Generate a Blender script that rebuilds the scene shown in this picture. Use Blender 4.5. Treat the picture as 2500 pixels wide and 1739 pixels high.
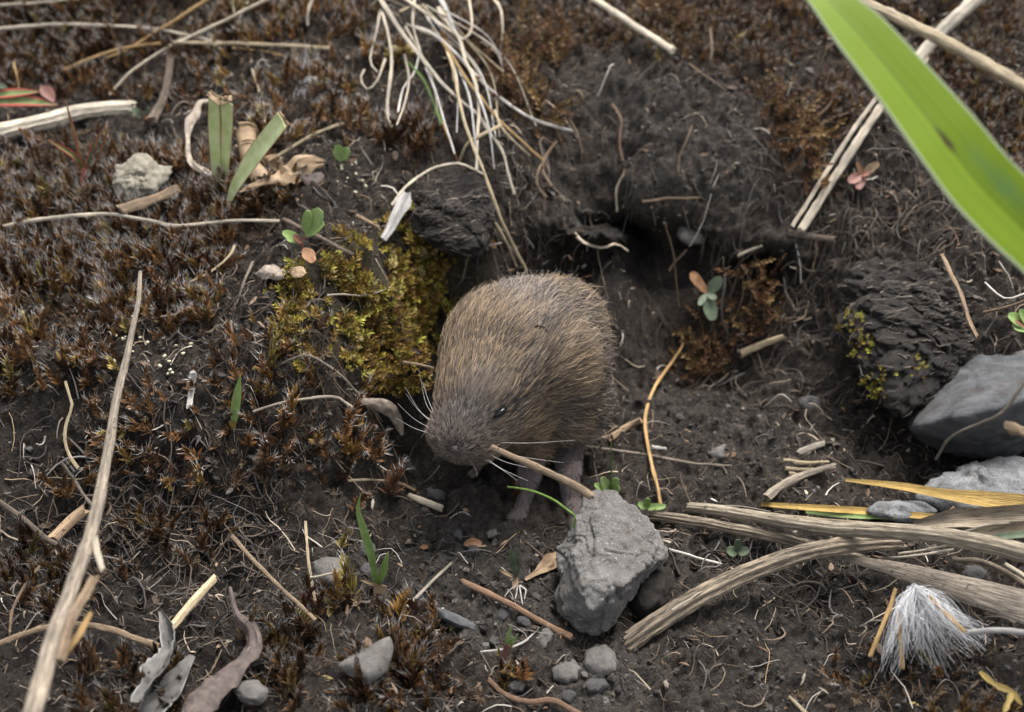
import bpy, bmesh, math, random
import numpy as np
from mathutils import Vector, Matrix

# ------------------------------------------------------------------ scene, camera, sky, sun  (1 unit = 1 cm)
for o in list(bpy.data.objects): bpy.data.objects.remove(o)
scene = bpy.context.scene
col = scene.collection
scene.unit_settings.system = 'METRIC'
scene.unit_settings.scale_length = 0.01
PITCH = math.radians(38.0); DIST = 19.0; TANH = math.tan(math.radians(25.0))
TGT = np.array([0.0, 0.0, 2.3])
FW = np.array([0.0, math.cos(PITCH), -math.sin(PITCH)])
RT = np.array([1.0, 0.0, 0.0])
UP = np.array([0.0, math.sin(PITCH), math.cos(PITCH)])
CAM = TGT - DIST * FW
cd = bpy.data.cameras.new('camera'); cam = bpy.data.objects.new('camera', cd); col.objects.link(cam)
cam.location = CAM; cam.rotation_euler = (math.pi/2 - PITCH, 0, 0)
cd.sensor_fit = 'HORIZONTAL'; cd.sensor_width = 36.0; cd.lens = 18.0 / TANH
cd.clip_start = 0.1; cd.clip_end = 2000.0
cd.dof.use_dof = True; cd.dof.focus_distance = 17.7; cd.dof.aperture_fstop = 0.20
scene.camera = cam

SUN_EL, SUN_AZ = 62.0, 30.0          # soft light through cloud, from above and behind on the right
w = bpy.data.worlds.new('World'); scene.world = w; w.use_nodes = True
nt = w.node_tree; nt.nodes.clear()
sky = nt.nodes.new('ShaderNodeTexSky'); sky.sky_type = 'NISHITA'; sky.sun_disc = False
sky.sun_elevation = math.radians(SUN_EL); sky.sun_rotation = math.radians(SUN_AZ)
sky.air_density = 1.0; sky.dust_density = 3.0; sky.ozone_density = 1.0
hs = nt.nodes.new('ShaderNodeHueSaturation'); hs.inputs['Saturation'].default_value = 0.25   # overcast: nearly colourless
bg = nt.nodes.new('ShaderNodeBackground'); bg.inputs['Strength'].default_value = 0.06
ow = nt.nodes.new('ShaderNodeOutputWorld')
nt.links.new(sky.outputs[0], hs.inputs['Color']); nt.links.new(hs.outputs[0], bg.inputs[0]); nt.links.new(bg.outputs[0], ow.inputs[0])
sl = bpy.data.lights.new('sun', 'SUN'); sl.energy = 1.5; sl.angle = math.radians(32); sl.color = (1.0, 0.97, 0.93)
so = bpy.data.objects.new('sun', sl); col.objects.link(so)
el, az = math.radians(SUN_EL), math.radians(SUN_AZ)
so.rotation_euler = Vector((-math.sin(az)*math.cos(el), -math.cos(az)*math.cos(el), -math.sin(el))).to_track_quat('-Z', 'Y').to_euler()
vs = scene.view_settings
vs.view_transform = 'Standard'; vs.look = 'None'; vs.exposure = 2.55; vs.gamma = 1.0; vs.use_curve_mapping = False

rng = np.random.default_rng(7)
random.seed(7)

# ------------------------------------------------------------------ helpers: noise, pixels to points, meshes
def lin(h):
    h = h.lstrip('#'); v = [int(h[i:i+2], 16)/255 for i in (0, 2, 4)]
    return tuple(x/12.92 if x <= 0.04045 else ((x+0.055)/1.055)**2.4 for x in v)

def _hash(i, j, k, s):
    h = (i.astype(np.int64)*374761393 + j.astype(np.int64)*668265263 + k.astype(np.int64)*2147483647 + s*1274126177) & 0xffffffff
    h = ((h ^ (h >> 13)) * 1274126177) & 0xffffffff
    h = ((h ^ (h >> 16)) * 2246822519) & 0xffffffff
    h = h ^ (h >> 13)
    return (h & 0xffff)/32767.5 - 1.0

def vnoise(p, seed=0):
    p = np.asarray(p, float); f = np.floor(p); u = p - f; u = u*u*u*(u*(u*6-15)+10); f = f.astype(np.int64)
    out = 0
    for a in (0, 1):
        for b in (0, 1):
            for c in (0, 1):
                wt = (u[:, 0] if a else 1-u[:, 0])*(u[:, 1] if b else 1-u[:, 1])*(u[:, 2] if c else 1-u[:, 2])
                out = out + wt*_hash(f[:, 0]+a, f[:, 1]+b, f[:, 2]+c, seed)
    return out

def fbm(p, octs=4, seed=0, gain=0.5, ridged=False):
    p = np.asarray(p, float); a = 1.0; s = 0; n = 0
    for o in range(octs):
        v = vnoise(p*(2.03**o)+o*17.3, seed+o)
        if ridged: v = 1-2*np.abs(v)
        s = s + a*v; n += a; a *= gain
    return s/n

def pdir(px, py):
    px = np.asarray(px, float); py = np.asarray(py, float)
    u = (px-1250.0)/1250.0*TANH; v = -(py-869.5)/1250.0*TANH
    return FW[None, :] + np.atleast_1d(u)[:, None]*RT + np.atleast_1d(v)[:, None]*UP
FPX = 1250.0/TANH

def at_z(px, py, z):
    d = pdir(px, py)[0]; return CAM + d*((z-CAM[2])/d[2])
def at_y(px, py, y):
    d = pdir(px, py)[0]; return CAM + d*((y-CAM[1])/d[1])
def at_t(px, py, t):
    return CAM + pdir(px, py)[0]*t
def depth_of(p): return float(np.dot(np.asarray(p)-CAM, FW))

def link_mesh(name, v, f, mat, parent=None, loc=None, smooth=True, cols=None, uv=None):
    """v (N,3) world; f list or (M,3)/(M,4) array; object origin at loc (or parent's base)"""
    v = np.asarray(v, np.float32)
    base = np.asarray(parent['_b'] if parent is not None and '_b' in parent else (loc if loc is not None else (0, 0, 0)), np.float32)
    v = v - base
    me = bpy.data.meshes.new(name)
    if isinstance(f, np.ndarray):
        k = f.shape[1]; M = len(f)
        me.vertices.add(len(v)); me.vertices.foreach_set('co', v.ravel())
        me.loops.add(M*k); me.loops.foreach_set('vertex_index', f.astype(np.int32).ravel())
        me.polygons.add(M); me.polygons.foreach_set('loop_start', np.arange(0, M*k, k, dtype=np.int32))
        me.polygons.foreach_set('loop_total', np.full(M, k, np.int32))
        me.update(calc_edges=True)
    else:
        me.from_pydata(v.tolist(), [], f)
    me.polygons.foreach_set('use_smooth', np.full(len(me.polygons), smooth))
    if smooth and not isinstance(f, np.ndarray): me.set_sharp_from_angle(angle=math.radians(48))
    if cols is not None:
        a = me.color_attributes.new('Col', 'FLOAT_COLOR', 'POINT')
        c = np.ones((len(v), 4), np.float32); c[:, :3] = cols
        a.data.foreach_set('color', c.ravel())
    if uv is not None:
        l = me.uv_layers.new(name='UVMap')
        vi = np.empty(len(me.loops), np.int32); me.loops.foreach_get('vertex_index', vi)
        l.data.foreach_set('uv', np.asarray(uv, np.float32)[vi].ravel())
    me.materials.append(mat); me.validate()
    o = bpy.data.objects.new(name, me); col.objects.link(o)
    if parent is not None: o.parent = parent
    else: o.location = base
    return o

def tag(o, label, cat, group=None, kind=None):
    o['label'] = label; o['category'] = cat
    if group: o['group'] = group
    if kind: o['kind'] = kind
    return o

def thing(name, loc, label, cat, group=None):
    o = bpy.data.objects.new(name, None); col.objects.link(o)
    o.location = loc; o.empty_display_size = 0.2; o['_b'] = [float(x) for x in loc]
    return tag(o, label, cat, group)

# ------------------------------------------------------------------ materials
def new_mat(name):
    m = bpy.data.materials.new(name); m.use_nodes = True
    n = m.node_tree; n.nodes.clear()
    out = n.nodes.new('ShaderNodeOutputMaterial')
    b = n.nodes.new('ShaderNodeBsdfPrincipled'); n.links.new(b.outputs[0], out.inputs[0])
    return m, n, b, out
def ramp(n, stops):
    r = n.nodes.new('ShaderNodeValToRGB'); e = r.color_ramp.elements
    while len(e) < len(stops): e.new(0.5)
    for x, (p, c) in zip(e, stops): x.position = p; x.color = (*c, 1)
    return r
def noise(n, vec, scale, detail=4, rough=0.6):
    t = n.nodes.new('ShaderNodeTexNoise'); t.inputs['Scale'].default_value = scale
    t.inputs['Detail'].default_value = detail; t.inputs['Roughness'].default_value = rough
    if vec is not None: n.links.new(vec, t.inputs['Vector'])
    return t
def mapping(n, vec, sc):
    m = n.nodes.new('ShaderNodeMapping'); m.inputs['Scale'].default_value = sc; n.links.new(vec, m.inputs['Vector']); return m
def mixc(n, a, b, fac, mode='MIX'):
    m = n.nodes.new('ShaderNodeMix'); m.data_type = 'RGBA'; m.blend_type = mode
    for s, v in ((6, a), (7, b), (0, fac)):
        if hasattr(v, 'is_output') or hasattr(v, 'links'): n.links.new(v, m.inputs[s])
        elif s == 0: m.inputs[0].default_value = v
        else: m.inputs[s].default_value = (*v, 1)
    return m.outputs[2]
def bump(n, b, h, strength, dist):
    bp = n.nodes.new('ShaderNodeBump'); bp.inputs['Strength'].default_value = strength; bp.inputs['Distance'].default_value = dist
    n.links.new(h, bp.inputs['Height']); n.links.new(bp.outputs[0], b.inputs['Normal']); return bp
def thin(n, b, out, c, f):
    """leaf tissue: some light passes through"""
    t = n.nodes.new('ShaderNodeBsdfTranslucent'); ms = n.nodes.new('ShaderNodeMixShader'); ms.inputs[0].default_value = f
    n.links.new(c, t.inputs[0]); n.links.new(b.outputs[0], ms.inputs[1]); n.links.new(t.outputs[0], ms.inputs[2]); n.links.new(ms.outputs[0], out.inputs[0])

def mat_streak(name, dark, light, spot=None, rough=0.75, trans=0.0, su=7.0, sv=0.9, spots=0.62):
    m, n, b, out = new_mat(name)
    tc = n.nodes.new('ShaderNodeTexCoord'); oi = n.nodes.new('ShaderNodeObjectInfo')
    s = noise(n, mapping(n, tc.outputs['UV'], (su, sv, 1)).outputs[0], 3.0, 5, 0.65)
    c = ramp(n, [(0.36, dark), (0.62, light)]); n.links.new(s.outputs['Fac'], c.inputs[0]); cc = c.outputs[0]
    s2 = noise(n, tc.outputs['Object'], 1.6, 3); r2 = ramp(n, [(0.35, (0.62, 0.62, 0.62)), (0.7, (1.12, 1.1, 1.06))]); n.links.new(s2.outputs['Fac'], r2.inputs[0])
    cc = mixc(n, cc, r2.outputs[0], 1.0, 'MULTIPLY')
    if spot:
        s3 = noise(n, tc.outputs['Object'], 14.0, 3, 0.7); r3 = ramp(n, [(spots, (0, 0, 0)), (spots+0.08, (1, 1, 1))]); n.links.new(s3.outputs['Fac'], r3.inputs[0])
        cc = mixc(n, cc, spot, r3.outputs[0])
    r4 = ramp(n, [(0.0, (0.72, 0.72, 0.72)), (1.0, (1.12, 1.08, 1.02))]); n.links.new(oi.outputs['Random'], r4.inputs[0])
    cc = mixc(n, cc, r4.outputs[0], 1.0, 'MULTIPLY')
    n.links.new(cc, b.inputs['Base Color']); b.inputs['Roughness'].default_value = rough; b.inputs['Specular IOR Level'].default_value = 0.25
    bump(n, b, s.outputs['Fac'], 0.9, 0.05)
    if trans: thin(n, b, out, cc, trans)
    return m
def mat_col(name, rough=0.85, trans=0.0, spec=0.15):
    m, n, b, out = new_mat(name)
    a = n.nodes.new('ShaderNodeAttribute'); a.attribute_name = 'Col'
    n.links.new(a.outputs['Color'], b.inputs['Base Color']); b.inputs['Roughness'].default_value = rough; b.inputs['Specular IOR Level'].default_value = spec
    if trans: thin(n, b, out, a.outputs['Color'], trans)
    return m
def mat_rock(name, dark, light, fleck, rough=0.9, sc=2.2, bs=0.7, fl=0.68, bd=0.08):
    m, n, b, out = new_mat(name)
    tc = n.nodes.new('ShaderNodeTexCoord'); v = tc.outputs['Object']
    a = noise(n, v, sc, 8, 0.65); r = ramp(n, [(0.3, dark), (0.7, light)]); n.links.new(a.outputs['Fac'], r.inputs[0])
    g = noise(n, v, sc*14, 4, 0.7); rg = ramp(n, [(0.3, (0.68, 0.68, 0.68)), (0.7, (1.2, 1.2, 1.2))]); n.links.new(g.outputs['Fac'], rg.inputs[0])
    c = mixc(n, r.outputs[0], rg.outputs[0], 1.0, 'MULTIPLY')
    f = noise(n, v, sc*9, 2, 0.5); rf = ramp(n, [(fl, (0, 0, 0)), (fl+.06, (1, 1, 1))]); n.links.new(f.outputs['Fac'], rf.inputs[0])
    c = mixc(n, c, fleck, rf.outputs[0])
    st = noise(n, v, sc*0.7, 6, 0.7); rs = ramp(n, [(0.52, (0, 0, 0)), (0.66, (0.55, 0.55, 0.55))]); n.links.new(st.outputs['Fac'], rs.inputs[0])
    c = mixc(n, c, (0.055, 0.040, 0.028), rs.outputs[0])
    n.links.new(c, b.inputs['Base Color']); b.inputs['Roughness'].default_value = rough; b.inputs['Specular IOR Level'].default_value = 0.2
    h = mixc(n, a.outputs['Fac'], g.outputs['Fac'], 0.4)
    bump(n, b, h, bs, bd)
    return m
def mat_leaf(name, c1, c2, edge=None, rough=0.5, trans=0.3, sc=3.0, ewid=0.86):
    """edge colour follows the blade's own rim (UV u runs 0..1 across)"""
    m, n, b, out = new_mat(name)
    tc = n.nodes.new('ShaderNodeTexCoord')
    a = noise(n, tc.outputs['Object'], sc, 5); r = ramp(n, [(0.35, c1), (0.68, c2)]); n.links.new(a.outputs['Fac'], r.inputs[0]); c = r.outputs[0]
    v = noise(n, mapping(n, tc.outputs['UV'], (14, 0.25, 1)).outputs[0], 2.5, 3); rv = ramp(n, [(0.3, (0.84, 0.84, 0.84)), (0.7, (1.08, 1.08, 1.08))]); n.links.new(v.outputs['Fac'], rv.inputs[0])
    c = mixc(n, c, rv.outputs[0], 1.0, 'MULTIPLY')
    if edge:
        sx = n.nodes.new('ShaderNodeSeparateXYZ'); n.links.new(tc.outputs['UV'], sx.inputs[0])
        m1 = n.nodes.new('ShaderNodeMath'); m1.operation = 'MULTIPLY_ADD'; m1.inputs[1].default_value = 2; m1.inputs[2].default_value = -1; n.links.new(sx.outputs[0], m1.inputs[0])
        m2 = n.nodes.new('ShaderNodeMath'); m2.operation = 'ABSOLUTE'; n.links.new(m1.outputs[0], m2.inputs[0])
        re = ramp(n, [(ewid, (0, 0, 0)), (min(ewid+0.1, 1), (1, 1, 1))]); n.links.new(m2.outputs[0], re.inputs[0])
        c = mixc(n, c, edge, re.outputs[0])
    n.links.new(c, b.inputs['Base Color']); b.inputs['Roughness'].default_value = rough; b.inputs['Specular IOR Level'].default_value = 0.3
    bump(n, b, v.outputs['Fac'], 0.35, 0.02)
    if trans: thin(n, b, out, c, trans)
    return m

M = {}
M['straw'] = mat_streak('dry_straw', (0.30, 0.235, 0.145), (0.60, 0.51, 0.36), (0.10, 0.07, 0.045), spots=0.68)
M['pale'] = mat_streak('bleached_straw', (0.37, 0.32, 0.255), (0.66, 0.60, 0.50), (0.12, 0.09, 0.07), spots=0.68)
M['ochre'] = mat_streak('ochre_straw', (0.30, 0.18, 0.075), (0.55, 0.38, 0.18), (0.11, 0.065, 0.03), spots=0.68)
M['yellow'] = mat_streak('yellowed_blade', (0.38, 0.24, 0.07), (0.66, 0.47, 0.17), (0.24, 0.11, 0.03), trans=0.15, spots=0.66)
M['greystalk'] = mat_streak('weathered_stalk', (0.10, 0.082, 0.066), (0.34, 0.295, 0.245), (0.045, 0.034, 0.026), spots=0.60)
M['palestalk'] = mat_streak('pale_wrinkled_stalk', (0.17, 0.13, 0.09), (0.52, 0.45, 0.35), (0.06, 0.045, 0.03), spots=0.64, su=10)
M['brownstalk'] = mat_streak('brown_grooved_stalk', (0.055, 0.045, 0.035), (0.30, 0.25, 0.195), (0.04, 0.03, 0.02), spots=0.64)
M['twig'] = mat_streak('tan_twig', (0.17, 0.115, 0.075), (0.38, 0.285, 0.195), (0.07, 0.045, 0.03), spots=0.60)
M['redtwig'] = mat_streak('reddish_twig', (0.15, 0.085, 0.055), (0.33, 0.21, 0.14), (0.40, 0.31, 0.24), spots=0.62)
M['darkwood'] = mat_streak('dark_wood', (0.045, 0.034, 0.028), (0.17, 0.135, 0.11), (0.022, 0.017, 0.014), spots=0.6)
M['root'] = mat_streak('brown_root', (0.09, 0.062, 0.042), (0.26, 0.185, 0.125), (0.05, 0.032, 0.02), spots=0.62)
M['paleroot'] = mat_streak('pale_root', (0.33, 0.27, 0.21), (0.62, 0.55, 0.46), (0.14, 0.10, 0.07), spots=0.68)
M['white'] = mat_streak('white_fibre', (0.42, 0.40, 0.39), (0.72, 0.70, 0.68), (0.2, 0.17, 0.15), spots=0.7)
M['greenstem'] = mat_streak('green_stem', (0.07, 0.14, 0.025), (0.17, 0.29, 0.06), None, rough=0.5)
M['redstem'] = mat_streak('red_stem', (0.16, 0.03, 0.02), (0.33, 0.09, 0.06), None, rough=0.5)
M['orangestem'] = mat_streak('orange_stem', (0.33, 0.13, 0.035), (0.52, 0.25, 0.08), None, rough=0.6)
M['rock'] = mat_rock('grey_stone', (0.068, 0.063, 0.06), (0.15, 0.142, 0.135), (0.24, 0.22, 0.20), bs=1.0, sc=2.6, fl=0.64)
M['bluerock'] = mat_rock('blue_grey_stone', (0.040, 0.041, 0.043), (0.115, 0.117, 0.121), (0.03, 0.03, 0.033), bs=1.0, sc=3.0)
M['palerock'] = mat_rock('pale_crusty_stone', (0.075, 0.076, 0.078), (0.25, 0.255, 0.26), (0.05, 0.047, 0.044), sc=3.5, bs=1.0, fl=0.6)
M['lichen'] = mat_rock('papery_white_crust', (0.14, 0.125, 0.095), (0.33, 0.305, 0.245), (0.11, 0.085, 0.055), sc=5.0, fl=0.60, bs=1.0)
M['pebble'] = mat_rock('dark_pebble', (0.03, 0.028, 0.028), (0.075, 0.071, 0.07), (0.15, 0.14, 0.13), rough=0.8, sc=4)
M['palepebble'] = mat_rock('pale_pebble', (0.065, 0.059, 0.055), (0.14, 0.13, 0.122), (0.05, 0.044, 0.04), sc=4)
M['peat'] = mat_rock('black_peat', (0.012, 0.010, 0.009), (0.058, 0.050, 0.045), (0.12, 0.10, 0.085), rough=0.8, sc=7, bs=1.0, fl=0.66, bd=0.22)
M['green'] = mat_leaf('fresh_green_leaf', (0.17, 0.26, 0.075), (0.30, 0.40, 0.15))
M['greencut'] = mat_leaf('pale_green_cut_leaf', (0.40, 0.46, 0.20), (0.58, 0.63, 0.36), edge=(0.34, 0.20, 0.13), ewid=0.88)
M['greygreen'] = mat_leaf('grey_green_leaf', (0.075, 0.10, 0.06), (0.16, 0.195, 0.125))
M['redleaf'] = mat_leaf('red_edged_leaf', (0.10, 0.15, 0.05), (0.24, 0.27, 0.11), edge=(0.36, 0.07, 0.055), ewid=0.55)
M['pink'] = mat_leaf('dull_pink_leaf', (0.17, 0.075, 0.06), (0.34, 0.17, 0.135))
M['orangeleaf'] = mat_leaf('orange_leaf', (0.22, 0.11, 0.055), (0.40, 0.22, 0.12))
M['tanleaf'] = mat_leaf('dry_tan_leaf', (0.16, 0.105, 0.06), (0.37, 0.265, 0.165), rough=0.7, trans=0.2)
M['brownleaf'] = mat_leaf('dry_brown_leaf', (0.038, 0.029, 0.025), (0.10, 0.076, 0.066), rough=0.75, trans=0.1, sc=6)
M['greyleaf'] = mat_leaf('grey_dry_leaf', (0.035, 0.032, 0.030), (0.115, 0.108, 0.10), edge=(0.18, 0.172, 0.165), rough=0.75, trans=0.1)
M['beigeleaf'] = mat_leaf('beige_dry_leaf', (0.17, 0.135, 0.105), (0.36, 0.305, 0.25), rough=0.75, trans=0.15, sc=6)
M['yellowbud'] = mat_leaf('yellow_husk', (0.16, 0.11, 0.025), (0.30, 0.215, 0.06))
M['mossmat'] = mat_col('moss_leaf', 0.7, 0.2)
M['fibre'] = mat_col('litter_fibre', 0.85)
M['crumb'] = mat_col('soil_crumb', 0.95, 0, 0.08)
M['fluff'] = mat_col('white_seed_hair', 0.6, 0.3)
M['fur'] = mat_col('vole_fur', 0.6, 0.0, 0.25)

# the big green blade: bruise and grey scuff are marks on the leaf itself
def mat_bigleaf():
    m, n, b, out = new_mat('broad_green_blade')
    tc = n.nodes.new('ShaderNodeTexCoord'); uv = tc.outputs['UV']
    v = noise(n, mapping(n, uv, (16, 0.05, 1)).outputs[0], 2.0, 4)
    r = ramp(n, [(0.3, (0.080, 0.130, 0.003)), (0.7, (0.122, 0.180, 0.005))]); n.links.new(v.outputs['Fac'], r.inputs[0])
    sx = n.nodes.new('ShaderNodeSeparateXYZ'); n.links.new(uv, sx.inputs[0])
    def blob(cu, cv, wu, wv, soft):
        mp = n.nodes.new('ShaderNodeMapping'); mp.inputs['Location'].default_value = (-cu/wu, -cv/wv, 0); mp.inputs['Scale'].default_value = (1/wu, 1/wv, 0); n.links.new(uv, mp.inputs['Vector'])
        g = n.nodes.new('ShaderNodeVectorMath'); g.operation = 'LENGTH'; n.links.new(mp.outputs[0], g.inputs[0])
        nn = noise(n, tc.outputs['Object'], 4.0, 3)
        ad = n.nodes.new('ShaderNodeMath'); ad.operation = 'MULTIPLY_ADD'; ad.inputs[1].default_value = 0.7; n.links.new(nn.outputs['Fac'], ad.inputs[0]); n.links.new(g.outputs['Value'], ad.inputs[2])
        rr = ramp(n, [(0.75-soft*0.5, (1, 1, 1)), (0.75+soft*0.25, (0, 0, 0))]); n.links.new(ad.outputs[0], rr.inputs[0]); return rr.outputs[0]
    c = r.outputs[0]
    c = mixc(n, c, (0.07, 0.13, 0.030), blob(0.30, BL_GREY, 0.30, 1.3, 0.8))
    c = mixc(n, c, (0.028, 0.015, 0.004), blob(0.50, BL_SPOT, 0.13, 0.42, 0.45))
    m1 = n.nodes.new('ShaderNodeMath'); m1.operation = 'MULTIPLY_ADD'; m1.inputs[1].default_value = 2; m1.inputs[2].default_value = -1; n.links.new(sx.outputs[0], m1.inputs[0])
    m2 = n.nodes.new('ShaderNodeMath'); m2.operation = 'ABSOLUTE'; n.links.new(m1.outputs[0], m2.inputs[0])
    re = ramp(n, [(0.93, (0, 0, 0)), (0.99, (1, 1, 1))]); n.links.new(m2.outputs[0], re.inputs[0])
    c = mixc(n, c, (0.30, 0.33, 0.24), re.outputs[0])
    rm = ramp(n, [(0.0, (0.70, 0.74, 0.6)), (0.09, (1, 1, 1))]); n.links.new(m2.outputs[0], rm.inputs[0])
    c = mixc(n, c, rm.outputs[0], 1.0, 'MULTIPLY')
    n.links.new(c, b.inputs['Base Color']); b.inputs['Roughness'].default_value = 0.6; b.inputs['Specular IOR Level'].default_value = 0.15
    thin(n, b, out, c, 0.22)
    return m
BL_SPOT, BL_GREY = 3.9, 6.2
# ------------------------------------------------------------------ the ground: one sheet, dense near the vole
CTRL = [  # photo landmark and its height in cm above the soil under the vole's feet
 (1300,1500,0),(1280,1260,0),(1120,1330,0.05),(950,1270,0.15),(1050,1200,0.05),(1450,1330,0),(1650,1450,0),(1100,1500,0.1),(1050,1640,0.35),(1250,1700,0.2),
 (1600,1650,0.05),(1900,1500,0.1),(2000,1700,0.35),(2300,1690,0.6),(2450,1500,0.5),(1700,1230,0.05),(1950,1250,0.1),(2150,1180,0.2),(2450,1300,0.7),
 (1600,1080,0.0),(1750,980,-0.1),(1900,900,0.0),(1800,820,0.2),(1620,850,-0.05),(1500,950,-0.1),(1640,720,0.8),(1780,680,1.3),(1500,690,0.6),(1450,610,1.5),(1600,610,1.6),
 (1480,550,2.55),(1560,450,3.0),(1350,520,2.5),(1600,300,3.6),(1600,130,4.3),(1600,0,4.6),(1800,520,2.4),(1950,600,1.9),(1900,720,1.1),(2000,460,2.7),(2000,300,3.5),(2100,100,4.4),(2450,0,4.7),(2400,220,4.0),(2400,450,3.0),
 (2250,640,2.2),(2460,640,2.4),(2060,860,0.5),(2150,1010,0.3),(2480,860,1.6),(2460,1080,0.2),(2300,1080,0.05),
 (1220,640,1.9),(1235,500,2.75),(1300,350,3.4),(1330,180,4.0),(1300,20,4.5),(1100,450,3.2),(1150,580,2.5),(1000,30,4.7),(1050,250,4.0),(930,470,3.2),(900,330,3.7),
 (700,100,4.4),(600,300,3.7),(300,450,3.1),(350,250,3.6),(100,100,4.1),(400,60,4.4),(60,300,3.5),(40,520,2.9),(120,720,2.4),(600,650,2.7),(350,640,2.7),
 (850,780,2.45),(960,700,2.6),(1000,820,2.35),(970,900,1.9),(1035,900,0.4),(985,985,0.7),(1030,1000,0.1),(900,930,1.7),(980,1090,0.25),(870,1080,1.1),(880,1170,0.5),(700,900,2.2),(620,1050,1.5),(720,1180,0.8),(780,1290,0.35),
 (450,880,2.2),(400,1050,1.6),(150,950,1.9),(150,1150,1.1),(350,1230,0.6),(550,1280,0.45),(60,1350,0.7),(250,1480,0.4),(520,1500,0.3),(80,1620,0.8),(350,1700,0.5),(750,1600,0.35),(650,1720,0.5),(-300,-150,6.2),(300,-200,6.2),(800,-220,6.2),(1300,-250,6.2),(1900,-260,6.4),(2400,-220,6.6),(2800,-100,6.2),(-300,250,3.8),(-300,600,2.7),(-250,1000,1.8),(-200,1400,0.9),(2800,400,3.3),(2800,800,1.8),(2800,1300,0.8),(2700,1700,0.7),(-100,1850,0.8),(1200,1900,0.2),(2400,1900,0.5),(1150,850,0.5),(1300,780,0.5),(1150,1000,0.05)]
CP = np.array([at_z(a, b, c) for a, b, c in CTRL])
def _tps(r2): return 0.5*r2*np.log(r2+1e-9)
def _fit():
    n = len(CP); d2 = ((CP[:, None, :2]-CP[None, :, :2])**2).sum(-1)
    A = np.zeros((n+3, n+3)); A[:n, :n] = _tps(d2)+0.06*np.eye(n); A[:n, n] = 1; A[:n, n+1:] = CP[:, :2]; A[n:, :n] = A[:n, n:].T
    return np.linalg.solve(A, np.concatenate([CP[:, 2], [0, 0, 0]]))
SOL = _fit()
XA, XB, YA, YB = -11.5, 11.5, -8.0, 11.0
def base_h(x, y):
    cx = np.clip(x, XA, XB); cy = np.clip(y, YA, YB); out = np.empty(len(x))
    for s in range(0, len(x), 40000):
        q = np.stack([cx[s:s+40000], cy[s:s+40000]], 1)
        d2 = ((q[:, None, :]-CP[None, :, :2])**2).sum(-1)
        out[s:s+40000] = _tps(d2) @ SOL[:-3] + SOL[-3] + q @ SOL[-2:]
    over = np.hypot(x-cx, y-cy)
    return np.clip(out, -0.6, 7.5) + 0.6*(1-np.exp(-over/25))*vnoise(np.stack([x*.05, y*.05, x*0], 1), 3)
def axis(a, b, st):
    c = np.arange(a, b, st); g = [st]; far = []
    p = 0
    while p < 400: g.append(g[-1]*1.35); p += g[-1]; far.append(p)
    far = np.array(far); return np.concatenate([(a-far)[::-1], c, c[-1]+far])
GX = axis(-11.2, 11.2, 0.045); GY = axis(-7.6, 11.5, 0.046)
mx, my = np.meshgrid(GX, GY); fx, fy = mx.ravel(), my.ravel()
hz = base_h(fx, fy)
P3 = np.stack([fx, fy, hz], 1)
def blobs(x, y, L, z=None):
    s = np.zeros(len(x))
    for bx, by, r in L: s = np.maximum(s, np.exp(-((x-bx)**2+(y-by)**2)/(r*r)*0.9))
    return s
# coarse lumps, crumbs, cracks
near = np.exp(-np.maximum(0, np.hypot(fx, fy-0.5)-14)/6)
lump = fbm(P3*0.9, 3, 11)*0.22 + fbm(P3*2.6, 3, 21)*0.20
fine = fbm(P3*6.0, 3, 31)*0.17 + fbm(P3*11.0, 2, 41)*0.055
cell = fbm(P3*3.4, 3, 51, ridged=True)
hz = hz + near*(lump + fine - 0.16*np.maximum(0, cell-0.35))
GZ = hz.reshape(mx.shape)
def H(x, y):
    x = np.atleast_1d(np.asarray(x, float)); y = np.atleast_1d(np.asarray(y, float))
    i = np.clip(np.searchsorted(GX, x)-1, 0, len(GX)-2); j = np.clip(np.searchsorted(GY, y)-1, 0, len(GY)-2)
    u = np.clip((x-GX[i])/(GX[i+1]-GX[i]), 0, 1); v = np.clip((y-GY[j])/(GY[j+1]-GY[j]), 0, 1)
    return (GZ[j, i]*(1-u)+GZ[j, i+1]*u)*(1-v)+(GZ[j+1, i]*(1-u)+GZ[j+1, i+1]*u)*v
def grid_at(G, x, y):
    i = np.clip(np.searchsorted(GX, x)-1, 0, len(GX)-2); j = np.clip(np.searchsorted(GY, y)-1, 0, len(GY)-2)
    return G[j, i]
def HN(x, y, e=0.12):
    dx = (H(x+e, y)-H(x-e, y))/(2*e); dy = (H(x, y+e)-H(x, y-e))/(2*e)
    n = np.stack([-dx, -dy, np.ones_like(dx)], 1); return n/np.linalg.norm(n, axis=1, keepdims=True)
TS = np.arange(8.0, 34.0, 0.03)
COVER = np.zeros_like(GZ)
def hit(px, py, cover=False):
    """distance (along the view axis) at which the sight line through a landmark meets the ground"""
    d = pdir(px, py)[0]; p = CAM[None, :]+TS[:, None]*d[None, :]
    hh_ = H(p[:, 0], p[:, 1])
    if cover: hh_ = hh_+grid_at(COVER, p[:, 0], p[:, 1])
    below = p[:, 2] < hh_; k = int(np.argmax(below)) if below.any() else len(TS)-1
    return TS[k]
def ground(px, py, lift=0.0):
    return at_t(px, py, hit(px, py)-lift)
def gblobs(L):
    out = []
    for px, py, r in L:
        t = hit(px, py); p = at_t(px, py, t); out.append((p[0], p[1], r*t/FPX*1.15))
    return out

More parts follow.
